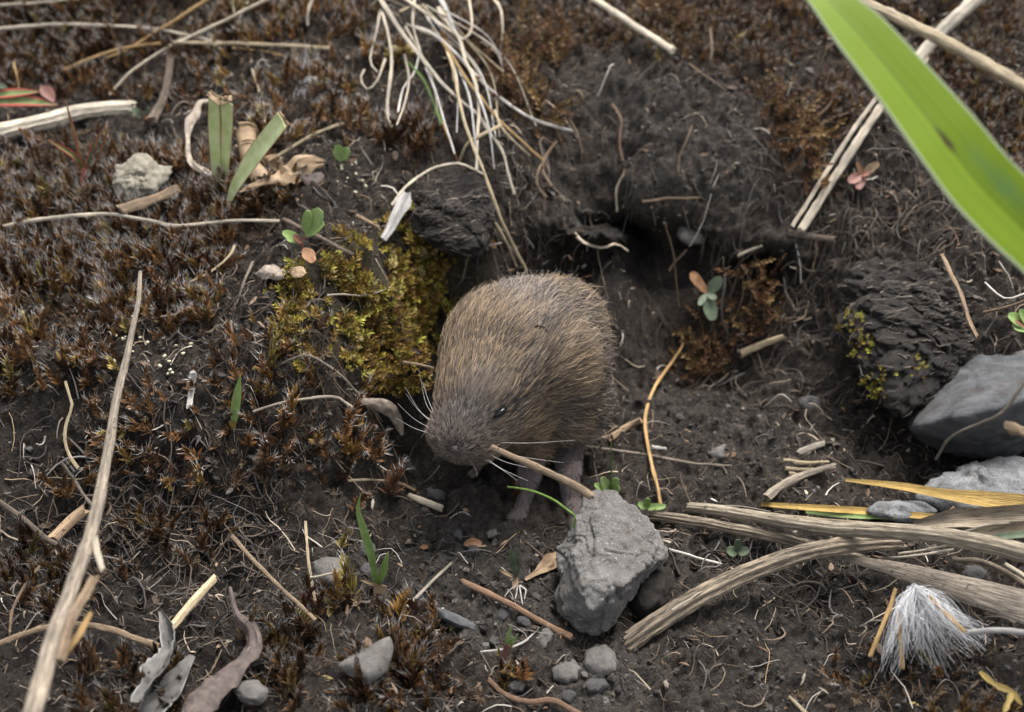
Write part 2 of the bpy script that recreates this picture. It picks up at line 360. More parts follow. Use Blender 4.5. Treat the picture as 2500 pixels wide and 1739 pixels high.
BROWN = gblobs([(60,640,130),(150,480,150),(350,520,150),(500,540,120),(250,600,150),(100,420,100),(430,640,110),(300,720,80),(600,500,90),(60,770,90),(150,60,110),(450,40,120),(620,60,80),(300,20,100),(850,60,50),(30,30,90),(700,20,80),(30,180,80),(950,150,60),(1330,20,80),(1600,20,80),(2050,40,80),(550,130,60),(-40,40,110),(-60,-30,100),(150,-40,100),(2500,10,110),(2560,80,100),(2350,-30,100),(2580,-40,120),(250,150,90),(100,220,70),(800,180,70),(700,330,70),(1000,320,60),(1150,60,70),(1480,90,60),(1800,130,70),(2150,180,80),(2050,250,60),(2300,300,70),(2450,400,70),(450,760,80),(250,780,80),
 (1480,30,120),(1700,60,120),(1850,50,100),(2350,150,120),(2480,280,90),(2200,60,80),(2480,60,80),(330,400,60)])
SPARSE = gblobs([(620,960,110),(780,1000,110),(850,1060,90),(700,1090,90),(560,1080,80),(1000,1610,110),(1190,1650,70),(850,1480,70),(950,1520,60),(720,1500,70),(880,1700,100),(1120,1710,70),(30,900,80),(200,880,80),(300,1150,120),(450,1250,120),(150,1400,120),(700,1650,120),(300,1700,120),(2300,1690,150),(2050,1700,100),(450,150,150),(750,250,150)])
YEL = gblobs([(850,690,70),(800,780,80),(900,790,80),(960,750,60),(1010,690,55),(1050,770,40),(880,640,60),(1000,610,55),(1120,590,50),(740,820,55),(710,690,45),(880,870,50),(1070,650,45),(940,830,60),(1150,560,30)])
RUST = gblobs([(1250,190,80),(1300,270,60),(1180,140,60),(1330,110,70),(1950,320,60),(1900,250,50),(1650,70,60),(1700,870,60),(1850,760,50),(1960,400,60)])
SHADED = gblobs([(200,1250,200),(450,1200,120),(100,1500,150),(300,1600,150),(1500,640,70),(600,1300,80),(480,180,90),(1180,960,60),(1150,1150,40),(350,1120,150),(600,1650,150),(950,1680,120),(2300,1650,180),(60,1100,120),(1450,1080,60),(2300,1100,120)])  # soil painted near-black where shade falls: left foreground, burrow, beneath vole and boulder
BARE = gblobs([(1600,250,170),(1550,450,130),(1750,350,120),(1300,1450,140),(1050,1420,90),(1800,1050,140),(1650,1000,90),(1900,1550,160),(1500,1650,120),(1150,1290,80),(1700,1700,120)])
FORE = gblobs([(1300,1450,120),(1100,1420,100),(1450,1640,110),(1180,1540,90),(1650,1330,80),(1100,1300,70)])
mb = blobs(fx, fy, BROWN); my_ = blobs(fx, fy, YEL); mr = blobs(fx, fy, RUST); md = blobs(fx, fy, SHADED); mbare = blobs(fx, fy, BARE)
COVER[:] = (0.34*np.clip((mb-0.18)*1.6, 0, 1)+0.10*np.clip((my_-0.3)*1.5, 0, 1)).reshape(GZ.shape)
soil = np.array([0.042, 0.036, 0.032]); grey = np.array([0.056, 0.052, 0.049]); brn = np.array([0.055, 0.037, 0.025]); shade = np.array([0.013, 0.011, 0.010]); olv = np.array([0.045, 0.038, 0.016]); rst = np.array([0.052, 0.033, 0.022])
C = np.repeat(soil[None], len(fx), 0)
nz = (fbm(P3*0.7, 3, 61)*.5+.5)[:, None]
C = C*(0.75+0.5*nz)
for wgt, cc in ((mbare, grey), (blobs(fx, fy, FORE), np.array([0.076, 0.0715, 0.068])), (mr, rst), (mb, brn), (my_, olv), (md, shade)): C = C*(1-0.8*wgt[:, None])+cc*0.8*wgt[:, None]
HOLES = [at_z(1500, 650, 1.35), at_z(1640, 650, 1.4), at_z(1860, 690, 1.2)]
# the burrow behind the vole: the soil face is pushed back under its own lip
V = np.stack([fx, fy, hz], 1)
for (px, py, z, r, amt) in ((1500, 650, 1.35, 0.85, 3.2), (1860, 690, 1.2, 0.55, 1.6), (1640, 650, 1.4, 0.6, 2.0), (1500, 555, 2.65, 0.55, -0.7), (1720, 575, 2.3, 0.5, -0.6), (1900, 600, 2.1, 0.5, -0.6), (1380, 560, 2.4, 0.4, -0.5)):
    c = at_z(px, py, z); d2 = ((V-c)**2*np.array([0.55, 0.9, 1.6])).sum(1)/(r*r)
    wgt = np.exp(-d2*1.4)[:, None]; V = V + wgt*amt*np.array([0.1, 1.0, -0.25])
nx, ny = len(GX), len(GY)
ii, jj = np.meshgrid(np.arange(nx-1), np.arange(ny-1)); a = (jj*nx+ii).ravel()
Fq = np.stack([a, a+1, a+nx+1, a+nx], 1)
def mat_ground():
    m, n, b, out = new_mat('dark_peaty_soil')
    at = n.nodes.new('ShaderNodeAttribute'); at.attribute_name = 'Col'
    tc = n.nodes.new('ShaderNodeTexCoord'); v = tc.outputs['Object']
    a1 = noise(n, v, 3.0, 10, 0.72); r1 = ramp(n, [(0.32, (0.38, 0.37, 0.36)), (0.68, (1.7, 1.62, 1.55))]); n.links.new(a1.outputs['Fac'], r1.inputs[0])
    c = mixc(n, at.outputs['Color'], r1.outputs[0], 1.0, 'MULTIPLY')
    a5 = noise(n, v, 13.0, 6, 0.75); r5 = ramp(n, [(0.36, (0.42, 0.41, 0.40)), (0.62, (1.45, 1.42, 1.38))]); n.links.new(a5.outputs['Fac'], r5.inputs[0])
    c = mixc(n, c, r5.outputs[0], 1.0, 'MULTIPLY')
    a2 = noise(n, v, 30.0, 4, 0.75); r2 = ramp(n, [(0.57, (0, 0, 0)), (0.70, (1, 1, 1))]); n.links.new(a2.outputs['Fac'], r2.inputs[0])
    c = mixc(n, c, (0.10, 0.080, 0.062), r2.outputs[0])
    a3 = noise(n, v, 9.0, 3, 0.5); r3 = ramp(n, [(0.70, (0, 0, 0)), (0.74, (1, 1, 1))]); n.links.new(a3.outputs['Fac'], r3.inputs[0])
    c = mixc(n, c, (0.15, 0.12, 0.095), r3.outputs[0])
    n.links.new(c, b.inputs['Base Color']); b.inputs['Roughness'].default_value = 0.92; b.inputs['Specular IOR Level'].default_value = 0.18
    h = mixc(n, noise(n, v, 7.0, 8, 0.75).outputs['Fac'], noise(n, v, 26.0, 4, 0.7).outputs['Fac'], 0.45)
    bump(n, b, h, 1.0, 0.42)
    return m
M['ground'] = mat_ground()
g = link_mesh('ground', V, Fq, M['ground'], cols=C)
tag(g, 'dark peaty soil bank with a hollow behind the vole', 'ground', kind='structure')

# ------------------------------------------------------------------ strands, blades, stones
def catmull(P, n):
    P = np.asarray(P, float)
    if len(P) == 2: P = np.array([P[0], (P[0]*2+P[1])/3, (P[0]+P[1]*2)/3, P[1]])
    Q = np.vstack([2*P[0]-P[1], P, 2*P[-1]-P[-2]])
    seg = np.linalg.norm(np.diff(P[:, :2], axis=0), axis=1); cs = np.concatenate([[0], np.cumsum(seg)])
    u = np.linspace(0, cs[-1], n); k = np.clip(np.searchsorted(cs, u, 'right')-1, 0, len(P)-2); t = ((u-cs[k])/np.maximum(seg[k], 1e-6))[:, None]
    p0, p1, p2, p3 = Q[k], Q[k+1], Q[k+2], Q[k+3]
    return 0.5*((2*p1)+(-p0+p2)*t+(2*p0-5*p1+4*p2-p3)*t*t+(-p0+3*p1-3*p2+p3)*t**3)
def path3d(pts, w, lift=(0.0, 0.0), deg=2, n=None, q=70, depth=None):
    """lay a strand over the ground through photo landmarks; it is stiff, so it bridges hollows and rests on the humps"""
    L = np.linalg.norm(np.diff(np.asarray(pts, float)[:, :2], axis=0), axis=1).sum()
    n = n or int(np.clip(L/16, 6, 40))
    s = catmull(pts, n)
    u = np.linspace(0, 1, n)
    if depth is None:
        t = np.array([hit(a, b, True) for a, b in s[:, :2]]); r = w/2*t/FPX
        fit = np.polyval(np.polyfit(u, t, min(deg, n-1)), u)
        sh = np.percentile(fit-(t-r*0.6), q); fit = fit-max(sh, -0.5)
        fit = fit-(lift[0]*(1-u)+lift[1]*u)
    else: fit = catmull(np.array([[i, d] for i, d in enumerate(depth)]), n)[:, 1]
    return np.array([at_t(a, b, t) for (a, b), t in zip(s[:, :2], fit)]), fit
def frames(P, up0=None):
    T = np.gradient(P, axis=0); T /= np.linalg.norm(T, axis=1, keepdims=True)
    N = np.empty_like(P); v = np.array(up0 if up0 is not None else -FW); 
    for i in range(len(P)):
        v = v-T[i]*np.dot(v, T[i]); v = v/np.linalg.norm(v); N[i] = v
    return T, N, np.cross(T, N)
def tube(P, R, sides=8, groove=0.0, rough=0.06, flat=1.0, seed=0, up0=None, ngr=9):
    P = np.asarray(P, float); n = len(P); R = np.broadcast_to(np.asarray(R, float), (n,))
    T, N, B = frames(P, up0); rr = np.random.default_rng(seed)
    ang = np.linspace(0, 2*math.pi, sides, endpoint=False)
    s = np.concatenate([[0], np.cumsum(np.linalg.norm(np.diff(P, axis=0), axis=1))])
    prof = 1+groove*np.cos(ang*ngr+0.7)
    k = prof[None, :]*(1+rough*rr.standard_normal((n, 1))*0.6+rough*rr.standard_normal((n, sides))*0.5)
    V = P[:, None, :]+R[:, None, None]*k[:, :, None]*(np.cos(ang)[None, :, None]*N[:, None, :]*flat+np.sin(ang)[None, :, None]*B[:, None, :])
    V[-1] += T[-1]*(rr.random(sides)-0.3)[:, None]*R[-1]*1.2; V[0] -= T[0]*(rr.random(sides)-0.3)[:, None]*R[0]*1.2
    uv = np.stack(np.broadcast_arrays(ang[None, :]/(2*math.pi), s[:, None]), -1).reshape(-1, 2)
    V = V.reshape(-1, 3); F = []
    for i in range(n-1):
        for j in range(sides):
            F.append((i*sides+j, i*sides+(j+1) % sides, (i+1)*sides+(j+1) % sides, (i+1)*sides+j))
    a = len(V); V = np.vstack([V, P[0], P[-1]]); uv = np.vstack([uv, [0, 0], [0, s[-1]]])
    for j in range(sides): F.append((a, (j+1) % sides, j)); F.append((a+1, (n-1)*sides+j, (n-1)*sides+(j+1) % sides))
    return V, F, uv
SEED = [100]
def nseed(): SEED[0] += 1; return SEED[0]
def strand(name, label, cat, mat, pts, w0, w1=None, lift=(0, 0), deg=2, group=None, parent=None, depth=None, sides=8, groove=0.0, flat=0.8, rough=0.10, q=70, wig=0.006, loc=None):
    w1 = w0 if w1 is None else w1
    if max(w0, w1) < 16: w0, w1 = w0*0.8, w1*0.8
    P, t = path3d(pts, max(w0, w1), lift, deg, depth=depth, q=q)
    if wig:
        r = np.random.default_rng(nseed()); P = P+np.stack([np.convolve(r.standard_normal(len(P)), [.25, .5, .25], 'same') for _ in range(3)], 1)*wig
    R = np.linspace(w0, w1, len(P))/2*t/FPX
    V, F, uv = tube(P, R, sides, groove, rough, flat, nseed())
    o = link_mesh(name, V, F, M[mat], parent, loc=P[0] if parent is None else None, uv=uv)
    if parent is None: tag(o, label, cat, group)
    return o
def ribbon_mesh(P, W, N, fold=0.15, curl=0.0, th=0.012, cols=7, seed=0, ruff=0.0):
    """a leaf blade with real thickness: P centre line, W half widths, N facing normals"""
    P = np.asarray(P, float); n = len(P); W = np.broadcast_to(np.asarray(W, float), (n,))
    T = np.gradient(P, axis=0); T /= np.maximum(np.linalg.norm(T, axis=1, keepdims=True), 1e-9)
    N = np.broadcast_to(np.asarray(N, float), (n, 3)); N = N-T*(N*T).sum(1, keepdims=True); N = N/np.linalg.norm(N, axis=1, keepdims=True)
    S = np.cross(T, N); u = np.linspace(-1, 1, cols); rr = np.random.default_rng(seed)
    hgt = np.abs(u)*fold-curl*u*u
    wob = ruff*rr.standard_normal((n, cols)) if ruff else np.zeros((n, cols))
    top = P[:, None, :]+S[:, None, :]*(u[None, :, None]*W[:, None, None])+N[:, None, :]*((hgt[None, :]+wob)*W[:, None])[:, :, None]
    bot = top-N[:, None, :]*th
    s = np.concatenate([[0], np.cumsum(np.linalg.norm(np.diff(P, axis=0), axis=1))])
    uv = np.stack(np.broadcast_arrays((u*.5+.5)[None, :], s[:, None]), -1).reshape(-1, 2)
    V = np.vstack([top.reshape(-1, 3), bot.reshape(-1, 3)]); o = n*cols; F = []
    for i in range(n-1):
        for j in range(cols-1):
            q = (i*cols+j, i*cols+j+1, (i+1)*cols+j+1, (i+1)*cols+j); F.append(q); F.append(tuple(x+o for x in q[::-1]))
        F.append((i*cols, (i+1)*cols, (i+1)*cols+o, i*cols+o)); e = cols-1
        F.append((i*cols+e, i*cols+e+o, (i+1)*cols+e+o, (i+1)*cols+e))
    for j in range(cols-1):
        F.append((j, j+o, j+1+o, j+1)); k = (n-1)*cols; F.append((k+j, k+j+1, k+j+1+o, k+j+o))
    return V, F, np.vstack([uv, uv])
def prof(n, kind):
    u = np.linspace(0, 1, n)
    if kind == 'lance': return np.maximum(0.04, np.sin(np.pi*u**0.8)**0.8)
    if kind == 'oval': return np.maximum(0.05, np.sqrt(np.maximum(0, 1-(2*u-1.08)**2)))
    if kind == 'blade': return np.maximum(0.04, np.minimum(1, 0.55+u*1.2)*np.clip((1-u)*2.2, 0, 1)**0.7)
    if kind == 'cut': return 0.6+0.4*np.clip(u*1.8, 0, 1)
    if kind == 'strip': return np.ones(n)
    return np.interp(u, np.linspace(0, 1, len(kind)), kind)
def leaf(name, mat, pts, w, kind='lance', lift=(0, 0.0), parent=None, label=None, cat=None, group=None, face=None, fold=0.2, curl=0.0, th=0.012, ruff=0.0, deg=1, depth=None, t0=None, rise=0.0, cols=7, n=None, twist=None):
    """a flat leaf through photo landmarks, w = full width in photo pixels; t0/rise: hangs free from a stem at that distance"""
    n = n or 10
    if t0 is not None:
        s = catmull(pts, n); t = np.linspace(t0, t0-rise, n); P = np.array([at_t(a, b, c) for (a, b), c in zip(s[:, :2], t)])
    else: P, t = path3d(pts, 2, lift, deg, n=n, depth=depth, q=85)
    W = prof(n, kind)*w/2*t/FPX
    if mat in ('tanleaf', 'beigeleaf', 'greyleaf', 'brownleaf', 'orangeleaf'):
        rj = np.random.default_rng(nseed()); W = W*(1+0.2*np.convolve(rj.standard_normal(n), [.25, .5, .25], 'same')); ruff = ruff+0.07
    N = np.asarray(face if face is not None else (-FW*0.75+np.array([0, 0, 0.45])), float); N = np.repeat(N[None], n, 0)
    if twist is not None:
        T, N0, B0 = frames(P, N[0]); a = np.radians(np.interp(np.linspace(0, 1, n), np.linspace(0, 1, len(twist)), twist))[:, None]; N = N0*np.cos(a)+B0*np.sin(a)
    V, F, uv = ribbon_mesh(P, W, N, fold, curl, th, cols, nseed(), ruff)
    o = link_mesh(name, V, F, M[mat], parent, loc=P[0] if parent is None else None, uv=uv)
    if parent is None and label: tag(o, label, cat, group)
    return o
def ico(sub):
    bm = bmesh.new(); bmesh.ops.create_icosphere(bm, subdivisions=sub, radius=1.0)
    v = np.array([x.co[:] for x in bm.verts]); f = np.array([[y.index for y in x.verts] for x in bm.faces]); bm.free(); return v/np.linalg.norm(v, axis=1, keepdims=True), f
ICO = {k: ico(k) for k in (1, 2, 3, 4, 5, 6, 7)}
def hull_stone(name, pts, mat, sub=5, p=22, amp=0.04, scale=2.5, seed=0, ridged=False, stretch=None, parent=None, lay=None, crack=None):
    pts = np.asarray(pts, float); bm = bmesh.new()
    for q in pts: bm.verts.new(q)
    r = bmesh.ops.convex_hull(bm, input=bm.verts[:]); bm.normal_update(); c = pts.mean(0)
    nn = []; hh = []
    for f in bm.faces:
        nrm = np.array(f.normal); h = np.dot(nrm, np.array(f.verts[0].co)-c)
        if h < 0: nrm, h = -nrm, -h
        if f.calc_area() > 1e-6: nn.append(nrm); hh.append(max(h, 0.02))
    bm.free(); nn = np.array(nn); hh = np.array(hh)
    d, F = ICO[sub]; acc = np.zeros(len(d))
    for a_, h in zip(nn, hh): acc += (np.maximum(d @ a_, 1e-3)/h)**p
    R = acc**(-1/p)*(1+math.log(3)/p*0.3); V = c+d*R[:, None]
    q = V if stretch is None else V @ np.asarray(stretch)
    nzv = fbm(q*scale, 5, seed, 0.55, ridged)*amp + fbm(q*scale*4, 3, seed+50, 0.5, ridged)*amp*(0.45 if ridged else 0.22)
    V = V+d*nzv[:, None]
    if lay is not None: V = V + d*(np.round(fbm(q*lay[0], 2, seed+9)*3)/3*lay[1])[:, None]
    if crack is not None:
        nc = vnoise(q*crack[0], seed+77)+0.35*vnoise(q*crack[0]*2.7, seed+78); V = V-d*(np.exp(-(nc/0.075)**2)*crack[1])[:, None]
    return V, F, c
def outline_pts(outline, t0, tilt, front, back, inner=()):
    """outline: photo landmarks of a stone's edge; t0 its distance; tilt: cm of depth gained per 100 px upward"""
    o = np.asarray(outline, float); c = o.mean(0); yb = o[:, 1].max(); out = []
    D = lambda y: t0+(yb-y)/100*tilt
    for x, y in o: out.append(at_t(x, y, D(y)))
    for k, z in ((0.8, 0.55), (0.5, 1.0)):
        for x, y in o:
            a, b = c+(np.array([x, y])-c)*k
            if not inner: out.append(at_t(a, b, D(b)-front*z))
            out.append(at_t(a, b, D(b)+back*z))
    for x, y, f in inner: out.append(at_t(x, y, D(y)-f))
    return out
def stone(name, label, cat, outline, mat, front=0.4, back=0.4, tilt=0.4, inner=(), sub=5, lift=0.0, amp=0.04, scale=2.5, group=None, t0=None, p=22, ridged=False, stretch=None, lay=None, crack=None):
    o = np.asarray(outline, float); k = int(np.argmax(o[:, 1]))
    t = (t0 if t0 is not None else hit(o[k][0], o[k][1], True))-lift
    V, F, c = hull_stone(name, outline_pts(outline, t, tilt, front, back, inner), M[mat], sub, p, amp, scale, nseed(), ridged, stretch, lay=lay, crack=crack)
    b = np.array([c[0], c[1], V[:, 2].min()])
    return tag(link_mesh(name, V, F, M[mat], loc=b), label, cat, group)
def oval(px, py, a, b, rot=0, n=9, seed=1):
    r = np.random.default_rng(seed); th = np.linspace(0, 2*math.pi, n, endpoint=False)+r.random(n)*0.4; k = 1+0.18*(r.random(n)-.5)
    x, y = np.cos(th)*a*k, np.sin(th)*b*k; c, s = math.cos(math.radians(rot)), math.sin(math.radians(rot))
    return [(px+c*u-s*v, py+s*u+c*v) for u, v in zip(x, y)]
def moss_shoot(r, nl, llen, lwid, el0, el1, base, tip, hair=0.15, hcol=(0.42, 0.40, 0.38), stem=0.75):
    V, F, C = [], [], []
    bend = r.standard_normal(2)*0.12
    for i in range(nl):
        t = (i+r.random()*0.6)/nl; z = t*stem; ph = i*2.399+r.random()*0.5; el_ = math.radians(el0+(el1-el0)*t+r.normal(0, 8)); L = llen*(0.75+0.5*r.random())*(1-0.25*t)
        d = np.array([math.cos(ph)*math.cos(el_), math.sin(ph)*math.cos(el_), math.sin(el_)]); s = np.array([-math.sin(ph), math.cos(ph), 0])
        b = np.array([bend[0]*t*t, bend[1]*t*t, z]); m = b+d*L*0.45+np.array([0, 0, 0.02]); e = b+d*L+np.array([0, 0, L*0.12])
        o = len(V); V += [b, m-s*lwid, m+s*lwid, e]; F += [(o, o+1, o+2), (o+1, o+3, o+2)]
        k = 0.75+0.5*r.random(); bc = np.array(base)*k; tc = np.array(tip)*k; C += [bc, (bc+tc)/2, (bc+tc)/2, tc]
        if hair and t > 0.6:
            h = e+d*hair*(0.6+r.random()*0.8)+r.standard_normal(3)*0.05; o = len(V); V += [e-s*0.006, e+s*0.006, h]; F.append((o, o+1, o+2)); C += [np.array(hcol)]*3
    return np.array(V), np.array(F), np.array(C)
# ------------------------------------------------------------------ the vole
def capsule_chain(pts, segs=10):
    """pts: list of (xyz, r). spheres along the chain, merged later by remeshing"""
    out = []
    for (a, ra), (b, rb) in zip(pts[:-1], pts[1:]):
        a, b = np.array(a), np.array(b); L = np.linalg.norm(b-a); k = max(2, int(L/max(0.03, min(ra, rb)*0.35)))
        for i in range(k+1): out.append((a+(b-a)*i/k, ra+(rb-ra)*i/k))
    return out
def remeshed(balls, voxel, smooth, sub=3):
    vs, fs, o = [], [], 0
    d, F = ICO[sub]
    for c, r in balls:
        r = np.asarray(r, float); vs.append(np.asarray(c)+d*r); fs.append(F+o); o += len(d)
    return remesh_raw(np.vstack(vs), np.vstack(fs), voxel, smooth)
def remesh_raw(v, f, voxel, smooth):
    me = bpy.data.meshes.new('tmp'); me.from_pydata(v.tolist(), [], f.tolist()); o = bpy.data.objects.new('tmp', me); col.objects.link(o)
    m = o.modifiers.new('r', 'REMESH'); m.mode = 'VOXEL'; m.voxel_size = voxel
    if smooth: s = o.modifiers.new('s', 'SMOOTH'); s.factor = 0.5; s.iterations = smooth
    bpy.context.view_layer.update(); dg = bpy.context.evaluated_depsgraph_get(); ev = o.evaluated_get(dg); em = ev.to_mesh()
    V = np.empty(len(em.vertices)*3); em.vertices.foreach_get('co', V); em.calc_loop_triangles()
    T = np.empty(len(em.loop_triangles)*3, np.int32); em.loop_triangles.foreach_get('vertices', T)
    ev.to_mesh_clear(); bpy.data.objects.remove(o); bpy.data.meshes.remove(me)
    return V.reshape(-1, 3), T.reshape(-1, 3)

HEAD = [  # landmarks of the trunk and head: photo x, y, world y, radius
 (1345,814,0.75,0.86),(1368,885,0.35,0.74),(1302,885,0.0,1.03),(1275,824,0.40,0.90),(1220,882,-0.30,1.00),(1172,972,-1.10,0.76),(1212,1000,-1.0,0.64),(1140,1035,-1.52,0.56),(1130,1062,-1.72,0.47),(1172,1052,-1.50,0.48)]
trunk = [(at_y(a, b, y), r) for a, b, y, r in HEAD]
order = [1, 2, 4, 5, 7, 8]
balls = list(trunk)
for i, j in ((0, 1), (0, 3), (1, 2), (3, 2), (2, 4), (4, 5), (4, 6), (5, 7), (6, 7), (7, 8), (7, 9)): balls += capsule_chain([trunk[i], trunk[j]])
NOSE = at_y(1118, 1088, -2.02)
balls += [(at_y(1098, 1058, -1.66), 0.40), (at_y(1165, 1075, -1.66), 0.42), (at_y(1125, 1080, -1.70), 0.38)]
# cheek
balls += [(at_y(1255, 1010, -0.75), 0.62)]
balls += [(at_y(1390, 962, 0.15), 0.60), (at_y(1345, 985, -0.1), 0.66), (at_y(1225, 842, 0.0), 0.88)]
V0, T0 = remeshed(balls, 0.07, 45)
def footpt(px, py, z=None): 
    p = ground(px, py); return p if z is None else p+np.array([0, 0, z])
limbs = []
# near fore leg, near hind leg, far fore paw
ff = footpt(1276, 1243); hf = footpt(1398, 1243); rf = ground(1165, 1150)
fl = [(at_y(1290, 1040, -0.45), 0.34), (at_y(1302, 1110, -0.55), 0.21), (ff+np.array([0.10, 0.28, 0.42]), 0.15), (ff+np.array([0.02, 0.06, 0.13]), 0.105), (ff+np.array([-0.02, -0.06, 0.06]), 0.10)]
hl = [(at_y(1395, 1010, 0.15), 0.42), (at_y(1385, 1095, -0.1), 0.25), (hf+np.array([-0.06, 0.42, 0.42]), 0.16), (hf+np.array([-0.02, 0.14, 0.10]), 0.12), (hf+np.array([0.08, -0.14, 0.05]), 0.11)]
rl = [(at_y(1190, 1050, -0.3), 0.3), (rf+np.array([0.35, 0.35, 0.45]), 0.15), (rf+np.array([0.05, 0.05, 0.12]), 0.08), (rf+np.array([0.0, 0.0, 0.06]), 0.08)]
for ch in (fl, hl, rl): limbs += capsule_chain(ch)
def toes(c, heading, side, n, L, spread, r):
    out = []; h = np.array(heading); h = h/np.linalg.norm(h); s = np.array([-h[1], h[0], 0])
    for i in range(n):
        a = (i-(n-1)/2)/max(1, (n-1)/2)*spread; ln = L*(1-0.18*abs(i-(n-1)/2))
        d = h*math.cos(a)+s*math.sin(a); b = c+d*0.06
        out += capsule_chain([(b, r), (b+d*ln*0.55+np.array([0, 0, 0.025]), r*0.85), (b+d*ln+np.array([0, 0, -0.02]), r*0.55)])
    return out
hd = np.array([-0.45, -0.9, 0])
limbs += toes(fl[-1][0]-np.array([0, 0, .02]), hd, 1, 4, 0.24, 0.55, 0.042) + toes(hl[-1][0]-np.array([0, 0, .02]), np.array([0.1, -1, 0]), 1, 5, 0.30, 0.5, 0.045) + toes(rl[-1][0], hd, 1, 4, 0.22, 0.5, 0.04)
d, F = ICO[3]; vs, fs, o_ = [V0], [T0], len(V0)
for c, r in limbs: vs.append(np.asarray(c)+d*r); fs.append(F+o_); o_ += len(d)
VB, TB = remesh_raw(np.vstack(vs), np.vstack(fs), 0.036, 3)
vole_base = np.array([trunk[2][0][0], trunk[2][0][1], 0.0])
vole = thing('vole', vole_base, 'small brown furry vole standing head down in the hollow', 'vole')
isleg = np.zeros(len(VB))
near_l = [q for q in limbs if np.linalg.norm(q[0][:2]-rf[:2]) > 0.75]
for c, r in near_l: isleg = np.maximum(isleg, (np.linalg.norm(VB-c, axis=1) < r*1.25+0.03)*1.0)
low = np.clip((0.95-VB[:, 2])/0.35, 0, 1)*isleg
skin = np.array([0.045, 0.034, 0.027])[None]*(1-low[:, None])+np.array([0.10, 0.072, 0.068])[None]*low[:, None]
M['skin'] = mat_col('vole_skin', 0.7, 0, 0.2)
body = link_mesh('body', VB, TB, M['skin'], vole, cols=skin)

# fur: every hair a tapered strip, laid back from the nose
A_, B_, C_ = VB[TB[:, 0]], VB[TB[:, 1]], VB[TB[:, 2]]
cr = np.cross(B_-A_, C_-A_); ar = np.linalg.norm(cr, axis=1)/2
cent = (A_+B_+C_)/3
dn = np.linalg.norm(cent-NOSE, axis=1)
lowf = low[TB].mean(1)
wt = ar*(1+1.6*np.exp(-dn/0.8))*(1-0.3*lowf)
NH = 155000
fi = rng.choice(len(TB), NH, p=wt/wt.sum()); r1, r2 = rng.random(NH), rng.random(NH); sq = np.sqrt(r1)
b0, b1, b2 = (1-sq)[:, None], (sq*(1-r2))[:, None], (sq*r2)[:, None]
vn = np.zeros_like(VB)
for k in range(3): np.add.at(vn, TB[:, k], cr)
vn /= np.linalg.norm(vn, axis=1, keepdims=True)+1e-12
P0 = A_[fi]*b0+B_[fi]*b1+C_[fi]*b2; N0 = vn[TB[fi, 0]]*b0+vn[TB[fi, 1]]*b1+vn[TB[fi, 2]]*b2; N0 /= np.linalg.norm(N0, axis=1, keepdims=True)
lw = low[TB[fi, 0]]
nd = P0-NOSE; dist = np.linalg.norm(nd, axis=1)
flow = nd/dist[:, None]
g_ = np.clip((dist-1.1)/2.2, 0, 1)[:, None]
flow = flow*(1-0.5*g_)+np.array([0.12, 0.15, -0.75])*0.6*g_          # further back the coat falls down and rearward
flow = flow*(1-lw[:, None])+np.array([0, 0, -1.0])*lw[:, None]
flow = flow+0.22*np.stack([fbm(P0*2.2+9*k, 2, 300+k) for k in range(3)], 1)+rng.standard_normal((NH, 3))*np.interp(dist, [0.5, 2.5], [0.08, 0.17])[:, None]
tan = flow-N0*(flow*N0).sum(1, keepdims=True); tan /= np.linalg.norm(tan, axis=1, keepdims=True)+1e-9
ln = np.interp(dist, [0, 0.25, 0.7, 1.4, 2.4, 5], [0.08, 0.11, 0.20, 0.38, 0.50, 0.54])*(0.6+0.6*rng.random(NH))
ln = np.where(lw > 0.4, 0.15*(0.6+0.6*rng.random(NH)), ln)
guard = rng.random(NH) < 0.08; ln = np.where(guard & (lw < 0.4), ln*1.4, ln)
stand = np.interp(dist, [0, 0.5, 1.5, 4], [0.75, 0.36, 0.36, 1.0])*(0.8+0.4*rng.random(NH))
for c_, r_ in capsule_chain(rl[1:]): ln = np.where(np.linalg.norm(P0-c_, axis=1) < r_+0.06, 0.015, ln)
ln = np.where((np.linalg.norm(P0-rf, axis=1) < 0.55) & (P0[:, 2] < rf[2]+0.35), 0.012, ln)
# eyes, kept clear of hair
EYE_N = at_y(1228, 1008, -1.32)
def surf_near(p, toward):
    q = p-CAM if toward is None else toward
    dd = np.linalg.norm(np.cross(VB-p, q/np.linalg.norm(q)), axis=1); cand = np.where(dd < 0.06)[0]
    return cand[np.argmin(np.linalg.norm(VB[cand]-CAM, axis=1))] if len(cand) else int(np.argmin(np.linalg.norm(VB-p, axis=1)))
ie = surf_near(EYE_N, None); eyeN = VB[ie]; enN = vn[ie]
# the far eye sits where the near one mirrors across the head's middle
hc = trunk[5][0]; fwd = (NOSE-trunk[4][0]); fwd /= np.linalg.norm(fwd)
ie2 = surf_near(at_y(1096, 938, -1.25), None); eyeF = VB[ie2]; enF = vn[ie2]
for ec, rad in ((eyeN, 0.08), (eyeF, 0.04)):
    dd = np.linalg.norm(P0-ec, axis=1); ln = np.where(dd < rad, ln*0.12, ln); ln = np.where((dd >= rad) & (dd < rad*2.4), ln*0.55, ln)
nseg = 3; tt = np.linspace(0, 1, nseg)
pts = []
for t in tt:
    out = stand[:, None]*(1-0.75*t*t)
    pts.append(P0+ln[:, None]*(tan*t*(0.80+0.2*t)+N0*out*t*0.9))
pts = np.stack(pts, 1)
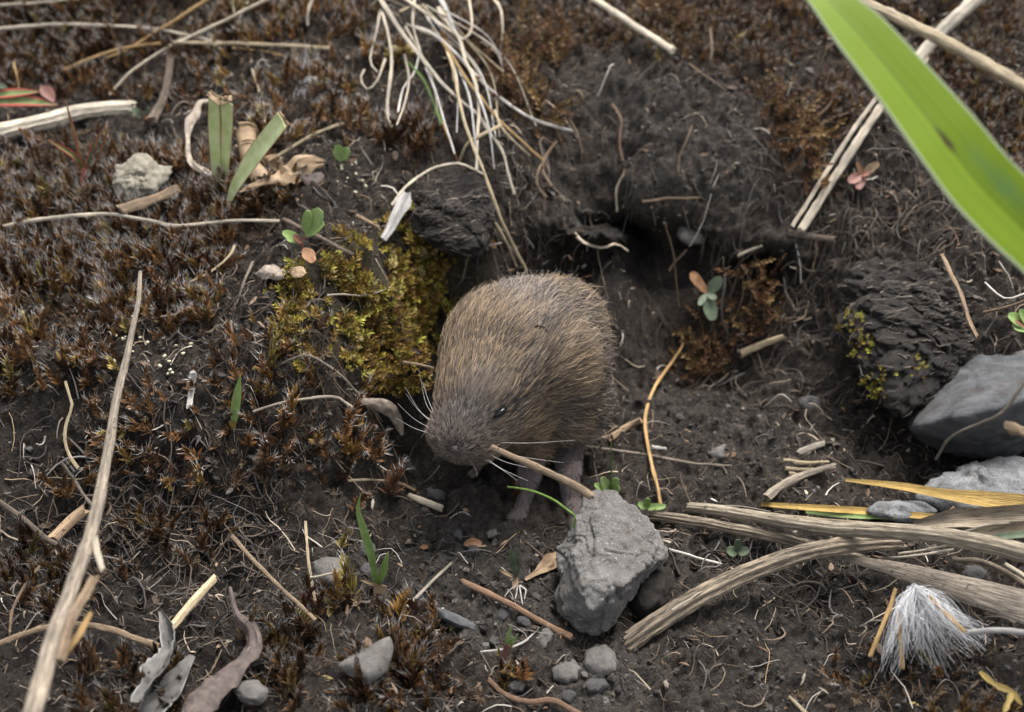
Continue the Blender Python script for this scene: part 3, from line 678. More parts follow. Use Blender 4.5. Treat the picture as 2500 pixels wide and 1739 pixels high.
# hairs bunch into small locks
from mathutils.kdtree import KDTree
NC = 16000; seeds = rng.choice(NH, NC, replace=False); kd = KDTree(NC)
for k_, s_ in enumerate(seeds): kd.insert(P0[s_], k_)
kd.balance(); lock = np.array([kd.find(q)[1] for q in P0]); ctr = seeds[lock]
pull = np.linspace(0, 1, nseg)[None, :, None]**1.3*(0.28*np.clip((dist-0.35)/0.6, 0, 1)*rng.random(NH))[:, None, None]
pts = pts*(1-pull)+(pts[ctr]+(P0-P0[ctr])[:, None, :]*0.25)*pull
lockv = rng.random(NC)[lock]
dirv = pts[:, -1]-pts[:, 0]; wv = np.cross(dirv, N0); wv /= np.linalg.norm(wv, axis=1, keepdims=True)+1e-9
tw = rng.normal(0, 0.5, NH); wv = wv*np.cos(tw)[:, None]+N0*np.sin(tw)[:, None]
hw = (0.0034+0.0020*rng.random(NH))*np.where(lw > 0.4, 0.7, 1.0)*np.interp(dist, [0, 0.6, 1.5], [0.6, 0.8, 1.0])
wid = np.array([1.0, 0.85, 0.12])
hv = np.stack([pts-wv[:, None]*(hw[:, None]*wid)[:, :, None], pts+wv[:, None]*(hw[:, None]*wid)[:, :, None]], 2).reshape(-1, 3)
base = (np.arange(NH)*nseg*2)[:, None]; fq = []
for s in range(nseg-1): fq.append(np.stack([base[:, 0]+2*s, base[:, 0]+2*s+1, base[:, 0]+2*s+3, base[:, 0]+2*s+2], 1))
fq = np.stack(fq, 1).reshape(-1, 4)
# agouti hairs: slate root, ochre band, some black tips; greyer flank, rump and belly
slate = np.array([0.034, 0.030, 0.029]); ochre = np.array([0.245, 0.172, 0.105]); greyt = np.array([0.195, 0.170, 0.152]); dark = np.array([0.030, 0.025, 0.023]); nosec = np.array([0.21, 0.170, 0.148])
gm = np.clip(fbm(P0*1.1, 2, 340)*1.2+0.32*np.clip((dist-1.6)/2, 0, 1)+np.clip((1.5-P0[:, 2])/1.2, 0, 1)*0.9, 0, 1)[:, None]
tipc = ochre*(1-gm)+greyt*gm
nm = np.exp(-(dist/0.50)**2)[:, None]; tipc = tipc*(1-nm)+nosec*nm
tipc = tipc*(0.35+0.45*rng.random(NH)+0.60*lockv)[:, None]
patch = np.zeros(NH)
for px, py, r_, s_ in ((1312, 822, 0.26, 0.95), (1365, 775, 0.3, 0.35), (1270, 975, 0.2, 0.5), (1440, 990, 0.3, 0.5), (1250, 880, 0.45, 0.25), (1250, 995, 0.17, 1.0), (1420, 740, .3, .25)):
    dd = np.linalg.norm(np.cross(P0-CAM, pdir(px, py)[0]/np.linalg.norm(pdir(px, py)[0])), axis=1) + 10*((N0 @ FW) > 0.2)
    patch = np.maximum(patch, s_*np.exp(-(dd/r_)**2))
blackh = rng.random(NH) < (0.18+0.30*(lockv < 0.3)+0.65*patch*(1-nm[:, 0]))
tipc = np.where(blackh[:, None], dark*1.3, tipc)
tipc = np.where((lw > 0.4)[:, None], np.array([0.155, 0.128, 0.122])*(0.5+0.8*rng.random(NH))[:, None], tipc)
rootc = np.repeat(slate[None], NH, 0); rootc = np.where((lw > 0.4)[:, None], np.array([0.075, 0.058, 0.056]), rootc)
cc = np.stack([rootc, rootc*0.25+tipc*0.75, tipc*1.05], 1)
cc = np.repeat(cc[:, :, None, :], 2, 2).reshape(-1, 3)
fur = link_mesh('fur', hv, fq, M['fur'], vole, cols=cc); fur['kind'] = 'stuff'
# eyes, nose, ear, whiskers
m_, n_, b_, o__ = new_mat('wet_black_eye'); b_.inputs['Base Color'].default_value = (0.006, 0.006, 0.007, 1); b_.inputs['Roughness'].default_value = 0.22; b_.inputs['Specular IOR Level'].default_value = 0.3; M['eye'] = m_
m_, n_, b_, o__ = new_mat('nose_skin'); t_ = n_.nodes.new('ShaderNodeTexCoord'); nn_ = noise(n_, t_.outputs['Object'], 12); rr_ = ramp(n_, [(0.3, (0.05, 0.036, 0.035)), (0.7, (0.10, 0.07, 0.065))]); n_.links.new(nn_.outputs['Fac'], rr_.inputs[0]); n_.links.new(rr_.outputs[0], b_.inputs['Base Color']); b_.inputs['Roughness'].default_value = 0.45; M['nosemat'] = m_
d4, F4 = ICO[4]
def basis(nrm, along):
    a = along-nrm*np.dot(along, nrm); a /= np.linalg.norm(a); return a, np.cross(nrm, a), nrm
for ec, en, s in ((eyeN, enN, 1.0), (eyeF, enF, 0.9)):
    a, b, c = basis(en, at_y(1262, 985, -1.2)-at_y(1212, 1018, -1.4) if s == 1.0 else fwd)
    Vv = d4.copy(); Vv = ec+en*(-0.005 if s == 1.0 else -0.04)+(Vv[:, :1]*a*0.125+Vv[:, 1:2]*b*0.052+Vv[:, 2:]*c*0.075)*s
    e = link_mesh('eye', Vv, F4, M['eye'], vole)
    # eyelids: a thin dark rim round the eye
    ang = np.linspace(0, 2*math.pi, 24, endpoint=False); ring = ec+en*(0.025 if s == 1.0 else -0.04)+(np.cos(ang)[:, None]*a*0.125+np.sin(ang)[:, None]*b*0.062)*s
    Vt, Ft, ut = tube(np.vstack([ring, ring[:1]]), 0.016, 6, 0, 0.05, 1, nseed())
    lid = link_mesh('eyelid', Vt, Ft, M['darkwood'], e, uv=ut) if False else None
    if lid is None:
        v_ = Vt-np.asarray(vole['_b']); me = bpy.data.meshes.new('eyelid'); me.from_pydata(v_.tolist(), [], Ft); me.materials.append(M['eye']); lo = bpy.data.objects.new('eyelid', me); col.objects.link(lo); lo.parent = e
inn = int(np.argmin(np.linalg.norm(VB-NOSE, axis=1))); npz = VB[inn]
nv = d4.copy(); a, b, c = basis(vn[inn], np.array([1.0, 0.4, 0])); x = nv[:, 0]
nv = npz-c*0.02+a*(nv[:, :1]*0.11)+b*(nv[:, 1:2]*0.07)*(1-0.25*np.abs(x[:, None]))+c*(nv[:, 2:]*0.07)-c*(0.05*np.exp(-(np.abs(x)-0.55)**2/0.03)*np.exp(-nv[:, 1]**2/0.2))[:, None]
link_mesh('nose', nv, F4, M['nosemat'], vole)
ie = surf_near(at_y(1312, 826, -0.2), None); ep, en = VB[ie], vn[ie]
a, b, c = basis(en, fwd); u = np.linspace(-1, 1, 11)
EP = np.array([ep-en*0.10-fwd*0.02+en*0.24*k-fwd*0.22*k for k in np.linspace(0, 1, 8)])
Vv, Ff, uv = ribbon_mesh(EP, np.sqrt(np.maximum(0.02, 1-(np.linspace(-.6, 1, 8))**2))*0.20, fwd, 0.0, -0.35, 0.02, 9, 3)
M['earskin'] = mat_leaf('ear_skin', (0.03, 0.025, 0.023), (0.06, 0.05, 0.045), trans=0.1)
link_mesh('ear', Vv, Ff, M['earskin'], vole, uv=uv)
m_, n_, b_, o__ = new_mat('whisker_hair'); b_.inputs['Base Color'].default_value = (0.36, 0.34, 0.33, 1); b_.inputs['Roughness'].default_value = 0.4; M['whisker'] = m_
for wpts, dz in (([(1210,1080),(1290,1082),(1405,1075)], 0.1), ([(1200,1096),(1270,1115),(1375,1130)], 0.2), ([(1192,1108),(1240,1130),(1325,1150)], 0.3), ([(1186,1118),(1225,1145),(1290,1175)], 0.3), ([(1180,1120),(1215,1140),(1262,1172)], 0.5), ([(1150,1128),(1160,1143),(1166,1160)], 0.1),
                 ([(1066,1035),(1030,1010),(988,945)], -0.1), ([(1066,1020),(1040,985),(1022,900)], -0.2), ([(1056,1030),(1020,1000),(990,960)], 0.0), ([(1054,1048),(1010,1022),(970,985)], 0.1), ([(1054,1060),(1010,1045),(965,1020)], 0.1), ([(1060,1010),(1045,975),(1030,930)], -0.3)):
    k = 12; s = catmull(wpts, k); t0 = depth_of(at_y(1130, 1060, -1.75)); t1 = t0-dz
    P = np.array([at_t(x, y, t0+(t1-t0)*i/(k-1)) for i, (x, y) in enumerate(s)])
    Vv, Ff, uv = tube(P, np.linspace(0.0036, 0.0012, k), 5, 0, 0.0, 1, nseed())
    link_mesh('whisker', Vv, Ff, M['whisker'], vole, uv=uv)

# ------------------------------------------------------------------ stones and clods
stone('rock', 'angular grey rock leaning at the tip of the tan stalk, below the vole', 'rock',
      [(1427,1209),(1462,1197),(1506,1209),(1584,1252),(1602,1288),(1628,1362),(1570,1420),(1530,1470),(1482,1545),(1443,1560),(1400,1530),(1366,1495),(1355,1440),(1364,1354),(1412,1268)], 'rock',
      tilt=0.45, back=0.8, inner=[(1420,1430,0.95),(1500,1440,1.0),(1590,1375,0.65),(1480,1250,0.40),(1540,1290,0.5),(1395,1350,0.6),(1450,1350,0.78),(1440,1500,0.7)], amp=0.13, scale=2.4, lift=0.15, sub=7, p=160, lay=(2.2, 0.08), crack=(1.1, 0.05))
stone('soil_clod', 'dark crumbly soil clod wedged against the right side of the angular grey rock', 'clod', [(1560,1395),(1600,1375),(1640,1385),(1648,1430),(1625,1490),(1560,1520),(1530,1480)], 'peat', front=0.35, back=0.5, amp=0.09, scale=3)
stone('rock', 'large blue-grey boulder with a pale top and dark underside at the right edge', 'rock',
      [(2212,1044),(2262,982),(2305,860),(2370,780),(2440,752),(2520,742),(2640,780),(2660,950),(2600,1080),(2450,1130),(2330,1120),(2260,1085)], 'bluerock', tilt=0.5, back=1.2,
      inner=[(2228,1044,1.0),(2250,1040,1.35),(2330,1022,2.0),(2430,1000,2.3),(2530,965,2.5),(2620,920,2.0),(2330,900,0.9),(2440,820,0.8),(2560,800,0.9)], amp=0.10, scale=1.8, lift=0.0, sub=6, p=140, lay=(1.4, 0.09), crack=(0.9, 0.06))
ST = np.diag([0.35, 1.0, 1.4])
rz = math.radians(-25); Rz = np.array([[math.cos(rz), -math.sin(rz), 0], [math.sin(rz), math.cos(rz), 0], [0, 0, 1]])
stone('peat_clod', 'big black clod of fibrous peat above the boulder on the right', 'clod',
      [(2025,760),(2040,670),(2100,610),(2220,570),(2380,560),(2540,580),(2600,680),(2500,800),(2370,880),(2300,950),(2230,1045),(2160,1050),(2095,970),(2050,880)], 'peat', tilt=0.55, back=1.2,
      inner=[(2080,700,0.5),(2200,660,0.6),(2380,660,0.6),(2480,680,0.5),(2140,800,0.9),(2270,790,0.9),(2380,780,0.6),(2170,940,0.7)], amp=0.26, scale=3.4, lift=1.1, sub=7, ridged=False, stretch=Rz @ ST, p=12, crack=(2.6, 0.16), lay=(2.2, 0.10))
stone('peat_clod', 'black wrinkled peat lump above the yellow moss, under the drooping grass tuft', 'clod',
      [(955,500),(990,450),(1050,415),(1120,405),(1185,430),(1212,490),(1212,570),(1190,640),(1140,640),(1060,600),(990,560)], 'peat', tilt=0.45, back=0.9, front=0.55, amp=0.20, scale=3.4, lift=0.75, sub=6, ridged=False, stretch=Rz @ ST, p=14, crack=(2.6, 0.13), lay=(2.2, 0.08))
def clod_fibres(o, n, axis_dir, seed):
    r = np.random.default_rng(seed); me = o.data; nv_ = len(me.vertices); co = np.empty(nv_*3); me.vertices.foreach_get('co', co); co = co.reshape(-1, 3); nm_ = np.empty(nv_*3); me.vertices.foreach_get('normal', nm_); nm_ = nm_.reshape(-1, 3)
    k = r.choice(np.where(nm_ @ -FW > -0.2)[0], n); VV, FF, o_ = [], [], 0
    kd_ = KDTree(nv_)
    for q, c in enumerate(co): kd_.insert(c, q)
    kd_.balance(); ax = np.array(axis_dir, float)
    for q in k:
        p_ = co[q]; d_ = ax+r.standard_normal(3)*0.22; L = 0.10+0.25*r.random()**2; P_ = []
        for j in range(6):
            _, h_, _ = kd_.find(p_); nn_ = nm_[h_]; p_ = co[h_]*0.6+p_*0.4+nn_*0.012; P_.append(p_.copy()); d_ = d_-nn_*np.dot(d_, nn_); d_ /= np.linalg.norm(d_)+1e-9; p_ = p_+d_*L/5
        Vx, Fx, ux = tube(np.array(P_), np.linspace(1, .5, 6)*(0.004+0.011*r.random()**2), 4, 0, 0, 1, 1); VV.append(Vx); FF += [tuple(x+o_ for x in f_) for f_ in Fx]; o_ += len(Vx)
    V_ = np.vstack(VV); pal_ = np.array([[0.04,0.034,0.03],[0.075,0.063,0.055],[0.11,0.092,0.078],[0.20,0.165,0.135]]); cc_ = np.repeat(pal_[r.choice(4, n, p=[.4,.35,.2,.05])], len(VV[0]), 0)
    f = link_mesh('fibres', V_, FF, M['fibre'], cols=cc_); f.parent = o; f['kind'] = 'stuff'
clods = [x for x in col.objects if x.name.startswith('peat_clod')]
clod_fibres(clods[0], 1400, (-0.85, -0.35, 0.1), 1); clod_fibres(clods[1], 700, (-0.8, -0.5, 0.1), 2)
stone('rock', 'pale crusty rock under the yellow blade near the right edge', 'rock', [(2225,1215),(2250,1180),(2300,1155),(2370,1125),(2450,1112),(2560,1120),(2600,1200),(2520,1260),(2400,1275),(2290,1262)], 'palerock', front=0.35, back=0.7, tilt=0.6, amp=0.16, scale=3.5, sub=5)
stone('rock', 'low pale crusty stone left of the yellow blade tip, behind the dry stalks', 'rock', [(2108,1248),(2140,1225),(2200,1218),(2260,1222),(2290,1250),(2240,1275),(2150,1272)], 'palerock', front=0.2, back=0.5, tilt=0.6, amp=0.09, scale=4)
stone('stone', 'flat grey stone lying left of the two green shoots', 'stone', [(757,1375),(790,1358),(835,1360),(852,1395),(840,1430),(815,1440),(775,1420)], 'palepebble', front=0.12, back=0.15, amp=0.03, scale=3)
stone('stone', 'flat triangular grey stone half sunk in moss at the bottom', 'stone', [(818,1625),(850,1600),(905,1575),(955,1548),(966,1590),(950,1640),(900,1672),(850,1655)], 'palepebble', front=0.2, back=0.3, amp=0.04, scale=2.5, lift=0.35)
stone('stone', 'small grey stone at the bottom between the dry leaves and the flat triangular stone', 'stone', oval(612,1690,46,34,10,9,4), 'palepebble', front=0.2, back=0.2, lift=0.2)
stone('stone', 'slate-blue sliver of stone pointing down-right, left of the reddish twig', 'stone', [(1050,1478),(1085,1486),(1140,1510),(1166,1526),(1160,1543),(1120,1535),(1070,1510)], 'bluerock', front=0.12, back=0.12, amp=0.02)
PEB = [(1005,1130,28,30,'palepebble','rounded grey pebble just left of the vole\'s muzzle'),(925,1085,22,24,'pebble','dark grey pebble by the curled tan leaf left of the vole'),(945,1100,14,20,'palepebble','pale angular pebble squeezed beside the dark one left of the vole'),
 (1066,1205,30,22,'pebble','grey pebble right of the broken pale stick below the vole'),(1120,1305,13,16,'bluerock','small blue-grey pebble above the bare soil patch in the middle'),(1200,1303,20,14,'palepebble','low brownish pebble below the vole\'s fore foot'),
 (1157,1343,18,13,'pebble','dark pebble beside the orange flake in the middle'),(1228,1500,22,19,'pebble','black rounded pebble just above the reddish twig\'s middle'),(1282,1518,24,16,'pebble','dark pebble tucked under the reddish twig\'s lower half'),(1300,1458,26,24,'pebble','dark round pebble beside the angular rock\'s left base'),
 (1384,1640,42,32,'palepebble','brown-grey stone near the bottom, left of the three stones in a heap'),(1468,1612,42,44,'palepebble','upper, larger stone of the heap below the angular rock'),(1452,1672,34,24,'pebble','lower left stone of the heap below the angular rock'),(1475,1712,22,18,'palepebble','small pale stone at the bottom of the heap below the angular rock'),
 (1381,1690,32,28,'pebble','dark stone at the bottom edge above the pale root'),(1260,1676,24,16,'palepebble','small grey stone above the tan root at the bottom'),(1330,1560,20,34,'palepebble','upright grey chip left of the angular rock\'s foot'),(1992,1196,17,12,'palepebble','smooth pale pebble right of the split stick, above the stalks'),
 (1880,1370,46,26,'pebble','dark flat stone behind the arching grooved stalk'),(2385,1405,40,26,'pebble','dark stone under the dry stalks near the right edge'),(1765,1105,40,22,'palepebble','pinkish flat stone in the hollow right of the vole'),(1690,560,46,44,'palepebble','round brown stone set in the soil face above the seedling'),(1975,985,30,24,'pebble','dark stone in the hollow left of the orange seed'),
 (1395,980,20,14,'pebble','small stone behind the vole\'s flank by the soil hollow') ,(1950,1720,30,18,'palepebble','pale stone at the bottom edge right of centre'),(895,1345,26,20,'pebble','dark stone right behind the taller green shoot'),(894,1390,16,18,'pebble','tiny dark pebble at the foot of the green shoots')]
for i, (px, py, a, b, mt, lab) in enumerate(PEB):
    if px == 1395: continue
    stone('pebble', lab, 'pebble', oval(px, py, a, b, (i*37) % 60-30, 6+i % 3, i+20), mt, front=a/150*0.45, back=a/150*0.7, sub=4, amp=0.05, scale=4.5, lift=-0.02, p=40, group='pebbles strewn over the soil')
stone('lichen_crust', 'whitish papery crust of lichen lying in brown moss on the left', 'lichen', [(277,430),(300,402),(345,385),(385,395),(412,420),(405,445),(370,465),(330,490),(285,498),(280,460)], 'lichen', front=0.14, back=0.2, amp=0.17, scale=2.6, lift=0.15, sub=5, ridged=True, p=14)
o = stone('seed', 'tiny orange-red seed on the soil left of the boulder', 'seed', oval(2066,999,8,13,10,8,2), 'pebble', front=0.05, back=0.05, sub=3, amp=0.005)
o.data.materials[0] = mat_rock('orange_seed', (0.30, 0.07, 0.02), (0.45, 0.13, 0.04), (0.2, 0.05, 0.02), rough=0.5)
# ------------------------------------------------------------------ dry stems, stalks, twigs and roots lying about (photo landmarks, width in photo pixels)
G1 = 'dry grass stems across the top left'; G2 = 'drooping dry grass stems of the tuft above the vole'; G3 = 'weathered stalks stacked at the lower right'; G4 = 'fine roots hanging on the soil face'; G5 = 'broken chips of dead stem'
S = strand
S('dry_straw','long bleached straw curving in from the left edge near the top','grass stem','pale',[(-40,75),(0,71),(130,60),(270,63),(390,72),(480,92),(560,108)],12,9,group=G1,lift=(.15,.05))
S('dry_straw','flat straw ending at a cut tip, above the white seed tuft','grass stem','straw',[(425,104),(560,106),(680,110),(803,118)],9,13,group=G1,flat=.5,lift=(.12,.05))
S('dry_straw','short pale straw cut by the top left corner','grass stem','pale',[(-30,14),(90,7),(190,-3)],10,8,group=G1,lift=(.1,.1))
S('dry_straw','ochre straw with its cut end pointing down left, lowest of the crossing stems','grass stem','ochre',[(157,172),(215,145),(300,118),(390,106)],11,8,group=G1,lift=(.05,.1))
S('dry_straw','ochre straw slanting down from the top edge across the long bleached one','grass stem','ochre',[(515,-8),(440,42),(380,78),(310,122),(262,140)],11,7,group=G1,lift=(.2,.05))
S('dry_straw','long thin pale stem slanting from the top edge to above the dark stick','grass stem','pale',[(660,-6),(560,45),(470,88),(420,110),(340,160),(300,195),(268,230)],11,8,group=G1,lift=(.22,.08))
S('dry_straw','thin ochre stem arching down to the white seed tuft','grass stem','ochre',[(568,118),(640,125),(700,140),(728,162)],7,5,group=G1)
S('dry_straw','short kinked pale stem hanging from the top edge beside the ochre straw','grass stem','pale',[(614,-5),(590,30),(582,78)],8,6,group=G1)
S('dry_straw','thin kinked stem dropping below the flat straw beside the cut leaves','grass stem','straw',[(612,130),(615,170),(632,220),(648,275),(645,312)],8,5,group=G1)
S('dry_straw','stub of pale stem at the top edge between the two slanting straws','grass stem','pale',[(565,-5),(572,30)],8,7,group=G1)
S('dry_straw','short thick bleached stem at the top edge left of the drooping tuft','grass stem','pale',[(764,-6),(752,30),(752,63)],11,8,group=G1)
S('stalk','thick bleached split stalk with a frayed end at the left edge','stalk','pale',[(-60,338),(0,322),(110,297),(200,274),(300,262),(322,264)],40,34,groove=.09,sides=36,rough=.05,lift=(.25,.2))
S('stick','dark grey upright stick stub above the bleached split stalk','stick','darkwood',[(417,142),(405,220),(385,270),(372,296)],16,26,rough=.15,lift=(.3,.05))
S('dry_straw','long bleached stem lying wavy across the brown moss from the left edge','grass stem','pale',[(-30,560),(0,555),(100,535),(250,523),(310,530),(370,540),(430,552),(560,540),(682,540)],13,9,lift=(.35,.3),deg=3)
S('bark_strip','flat pinkish strip of bark below the white lichen crust','bark strip','twig',[(297,512),(370,488),(432,462)],26,22,flat=.35,lift=(.3,.25))
S('dry_straw','tan stem rising to the right behind the cut green leaves','grass stem','straw',[(680,380),(760,332),(830,305),(898,290)],9,12,lift=(.08,.05))
S('twig','small pale straight sliver at the far left above the red-edged leaves','twig','ochre',[(33,152),(40,182),(47,220)],8,5)
# drooping tuft
tuft = [
 ('thickest pale stem, crossing the whole tuft from top left to lower right','pale',[(925,-8),(972,67),(1020,129),(1070,192),(1125,247),(1165,278),(1196,325),(1227,372),(1243,431),(1257,474)],15,8,(.5,.05)),
 ('pale stem looping up again at the top of the tuft','pale',[(988,-4),(1055,43),(1098,75),(1129,96),(1149,78),(1151,40),(1145,-4)],10,8,(.5,.5)),
 ('long pale stem sweeping right to the brown rootlet on the soil face','white',[(1014,67),(1055,82),(1114,133),(1165,188),(1212,231),(1270,274),(1329,302),(1396,320)],11,9,(.5,.15)),
 ('ochre stem running straight down right, tip in the middle of the soil','ochre',[(1059,71),(1098,129),(1141,196),(1184,251),(1227,302),(1278,349),(1327,392)],10,9,(.5,.2)),
 ('upright pale stem falling straight down through the tuft\'s centre','pale',[(1070,20),(1098,63),(1125,102),(1137,149),(1161,204),(1169,274),(1165,333),(1163,415)],12,8,(.6,.2)),
 ('longest straw, hanging down to touch the vole\'s back','straw',[(1090,118),(1106,165),(1118,227),(1133,294),(1157,361),(1180,415),(1196,462),(1223,533),(1263,619),(1285,662)],10,9,(.5,.25)),
 ('pale stem close beside the upright central one, ending above the peat lump','white',[(1121,169),(1141,220),(1153,274),(1161,353),(1168,415)],8,6,(.6,.3)),
 ('thin green stem of the tuft turning orange at its lower end','greenstem',[(996,153),(1035,196),(1067,274),(1082,306)],8,7,(.35,.2)),
 ('short pale stem on the tuft\'s far left, bent inward at the tip','pale',[(929,24),(918,78),(904,149),(922,176)],8,6,(.35,.2)),
 ('flat papery stem hanging down the tuft\'s left side','pale',[(933,31),(949,90),(957,149),(951,204),(945,274),(957,310)],8,11,(.4,.15)),
 ('stem curled into a hook at the tuft\'s lower left','pale',[(941,145),(922,196),(898,220),(880,196),(890,169)],8,7,(.4,.3)),
 ('twisted pale stem below the yellow husk','pale',[(988,133),(998,196),(988,251),(969,306)],8,6,(.4,.15)),
 ('short stem crossing behind the yellow husk from the right','white',[(1025,129),(1012,176),(984,216),(972,274)],7,6,(.35,.2)),
 ('thin stem rising to the top edge right of the thickest one','pale',[(1012,-4),(1008,59),(1027,129)],8,7,(.45,.4)),
 ('thin grey stem parallel to the green one','white',[(1039,165),(1067,235),(1082,290),(1110,376)],7,6,(.4,.25)),
 ('short stout straw bending down left above the peat lump','straw',[(1223,306),(1176,329),(1141,349),(1121,396)],12,9,(.45,.2)),
 ('greyish stem arched over the black peat lump','pale',[(957,500),(988,459),(1035,423),(1074,406),(1125,400),(1184,427)],9,8,(.25,.3)),
 ('thin stem ending at a knob right of the central stems','white',[(1165,227),(1188,290),(1200,353),(1206,412)],8,6,(.5,.2)),
 ('short ragged stem under the ochre one','straw',[(1208,270),(1227,314),(1263,353),(1294,380)],9,6,(.3,.12)),
 ('kinked stem hanging from the top edge right of the tuft','pale',[(1204,-4),(1223,24),(1227,78),(1221,122)],9,6,(.4,.15)),
 ('short pale curved stem right of the loop','pale',[(1176,102),(1208,125),(1237,165)],8,5,(.2,.1)),
 ('second straw beside the longest one just above the vole\'s back','straw',[(1210,545),(1235,590),(1262,650)],8,7,(.2,.15)),
 ('flat pale stem lying across the tuft\'s top','straw',[(975,28),(1010,15),(1052,20)],8,6,(.4,.4)),
 ('broad bleached stem just right of the loop','white',[(1075,-4),(1092,30),(1110,75),(1128,98)],15,10,(.55,.5)),
]
for lab, mt, pts, a, b, lf in tuft: S('dry_straw', lab, 'grass stem', mt, pts, a, b, lift=(lf[0]+.35, lf[1]+.3), deg=2, group=G2, sides=7)
S('dry_straw','orange end of a stem hanging between the grey stems of the tuft','grass stem','orangestem',[(1080,300),(1098,345),(1118,394)],7,5,lift=(.2,.1),group=G2)
S('dry_straw','reddish-orange stem at the tuft\'s upper middle','grass stem','orangestem',[(1078,75),(1096,110),(1110,140)],8,7,lift=(.5,.45),group=G2)
rt = np.random.default_rng(91)
for k in range(9):     # fine stems of the tuft that nothing tells apart
    x0 = 950+rt.random()*150; y0 = -5+rt.random()*70; ang = math.radians(48+rt.normal(0, 14)); L_ = 200+rt.random()*230; bd = rt.normal(0, 22)
    pts = [(x0, y0), (x0+math.cos(ang)*L_*.5+bd, y0+math.sin(ang)*L_*.5-bd*.4), (x0+math.cos(ang+.15)*L_*.95, y0+math.sin(ang+.15)*L_*.95)]
    S('dry_straw', 'very thin pale straw hanging among the thicker stems of the tuft', 'grass stem', ('pale', 'white', 'straw')[k % 3], pts, 6.5, 4.5, lift=(.7+.4*rt.random(), .15+.3*rt.random()), deg=2, group='finest straws of the drooping tuft', sides=5)
h = thing('husk', ground(975,130,.3), 'yellow-green papery husk hanging in the grass tuft', 'husk')
t0 = hit(975,130)-.45
for a, b in (((985,118),(935,134)),((978,116),(942,122)),((985,116),(1008,128)),((988,112),(1000,118))): leaf('scale','yellowbud',[a,((a[0]+b[0])/2,(a[1]+b[1])/2-4),b],20,'oval',parent=h,t0=t0,rise=.1,fold=-.3,curl=.4)
S('root','white frayed piece of root below the arched stem on the peat lump','root','white',[(992,478),(970,520),(950,560),(936,582)],34,18,flat=.6,groove=.15,sides=12,rough=.18,lift=(.3,.2))
S('stalk','pale stem slanting in from the top edge above the soil face','stalk','pale',[(1440,-8),(1506,35),(1584,86),(1641,122)],16,18,sides=10,lift=(.35,.3))
# soil face roots
for lab, mt, pts, a in (
 ('pale thin root hanging down the middle of the soil face','root',[(1494,255),(1517,290),(1514,345),(1521,396),(1521,431)],8),
 ('lower pale root hanging free on the soil face','paleroot',[(1521,425),(1506,463),(1506,517)],8),
 ('short bent brown root at the tip of the sweeping stem','root',[(1388,294),(1408,325),(1421,365),(1416,402)],9),
 ('pale root jutting right from the lip above the burrow','paleroot',[(1400,568),(1427,596),(1474,604),(1506,596),(1533,612)],11),
 ('thin root curling on the right of the soil face','root',[(1690,305),(1680,340),(1660,380),(1656,420)],8),
 ('thin brown root slanting across the upper right of the soil face','root',[(1685,158),(1730,190),(1770,220)],8),
 ('brown root lying across the lower soil face','root',[(1568,490),(1640,485),(1710,484)],11),
 ('curved brown root left of the hanging pale one','root',[(1345,455),(1325,420),(1330,385),(1360,345)],11),
 ('rusty root loop below the ochre stem\'s tip','root',[(1330,480),(1312,450),(1318,410),(1345,370)],12),
 ('thin root leaning at the burrow\'s right wall','root',[(1634,660),(1655,635),(1676,612)],9),
 ('dull root curling over the soil near the pink seedling','root',[(1990,285),(2010,270),(2030,245),(2036,215)],11),
 ('brown root under the split stalk\'s middle','root',[(1975,340),(2010,300),(2070,275)],11),
 ('dangling rusty root at the top of the soil face','root',[(1733,70),(1738,120),(1730,165)],10),
 ): S('root',lab,'root',mt,pts,a,a*.6,lift=(.06,.06),deg=3,group=G4,wig=.015)
# right top
sp = thing('split_stalk', ground(1945,557), 'long bleached stalk split lengthwise, slanting under the green blade', 'stalk')
S('strip','',None,'pale',[(1936,552),(2033,395),(2133,248),(2235,135)],13,13,parent=sp,lift=(.12,.5),deg=1)
S('strip','',None,'pale',[(1957,560),(2056,405),(2156,256),(2256,146)],20,21,parent=sp,lift=(.12,.5),deg=1)
S('strip','',None,'pale',[(2225,165),(2306,71),(2394,-10)],30,34,parent=sp,lift=(.50,.7),deg=1,groove=.08,sides=12)
S('stalk','blurred tan stalk crossing in front, behind the green blade\'s upper edge','stalk','straw',[(1990,-70),(2070,-12),(2188,43),(2286,90),(2384,145),(2520,222),(2700,330)],28,34,depth=[15.2,14.8,14.2,13.8,13.4,13.0,12.4],sides=12)
Lc = [(1905,-160),(1962,-60),(2021,0),(2090,75),(2184,186),(2305,339),(2384,441),(2468,528),(2600,660),(2800,900)]; Ww = [10,62,100,140,158,186,196,200,205,190]
dd = [12.4,12.2,12.0,11.9,11.8,11.7,11.7,11.8,12.2,13.5]
n = 40; s2 = catmull(Lc, n); t2 = catmull(np.array([[i, d_] for i, d_ in enumerate(dd)]), n)[:, 1]; w2 = catmull(np.array([[i, d_] for i, d_ in enumerate(Ww)]), n)[:, 1]
arc = np.concatenate([[0], np.cumsum(np.linalg.norm(np.diff(s2, axis=0), axis=1))]); key = np.concatenate([[0], np.cumsum(np.linalg.norm(np.diff(np.array(Lc, float), axis=0), axis=1))])
t2 = np.interp(arc, key, dd); w2 = np.interp(arc, key, Ww)
P = np.array([at_t(a, b, t) for (a, b), t in zip(s2, t2)])
slen = np.concatenate([[0], np.cumsum(np.linalg.norm(np.diff(P, axis=0), axis=1))])
BL_SPOT = slen[np.argmin(np.hypot(s2[:, 0]-2300, s2[:, 1]-340))]; BL_GREY = slen[np.argmin(np.hypot(s2[:, 0]-2400, s2[:, 1]-470))]
M['bigleaf'] = mat_bigleaf()
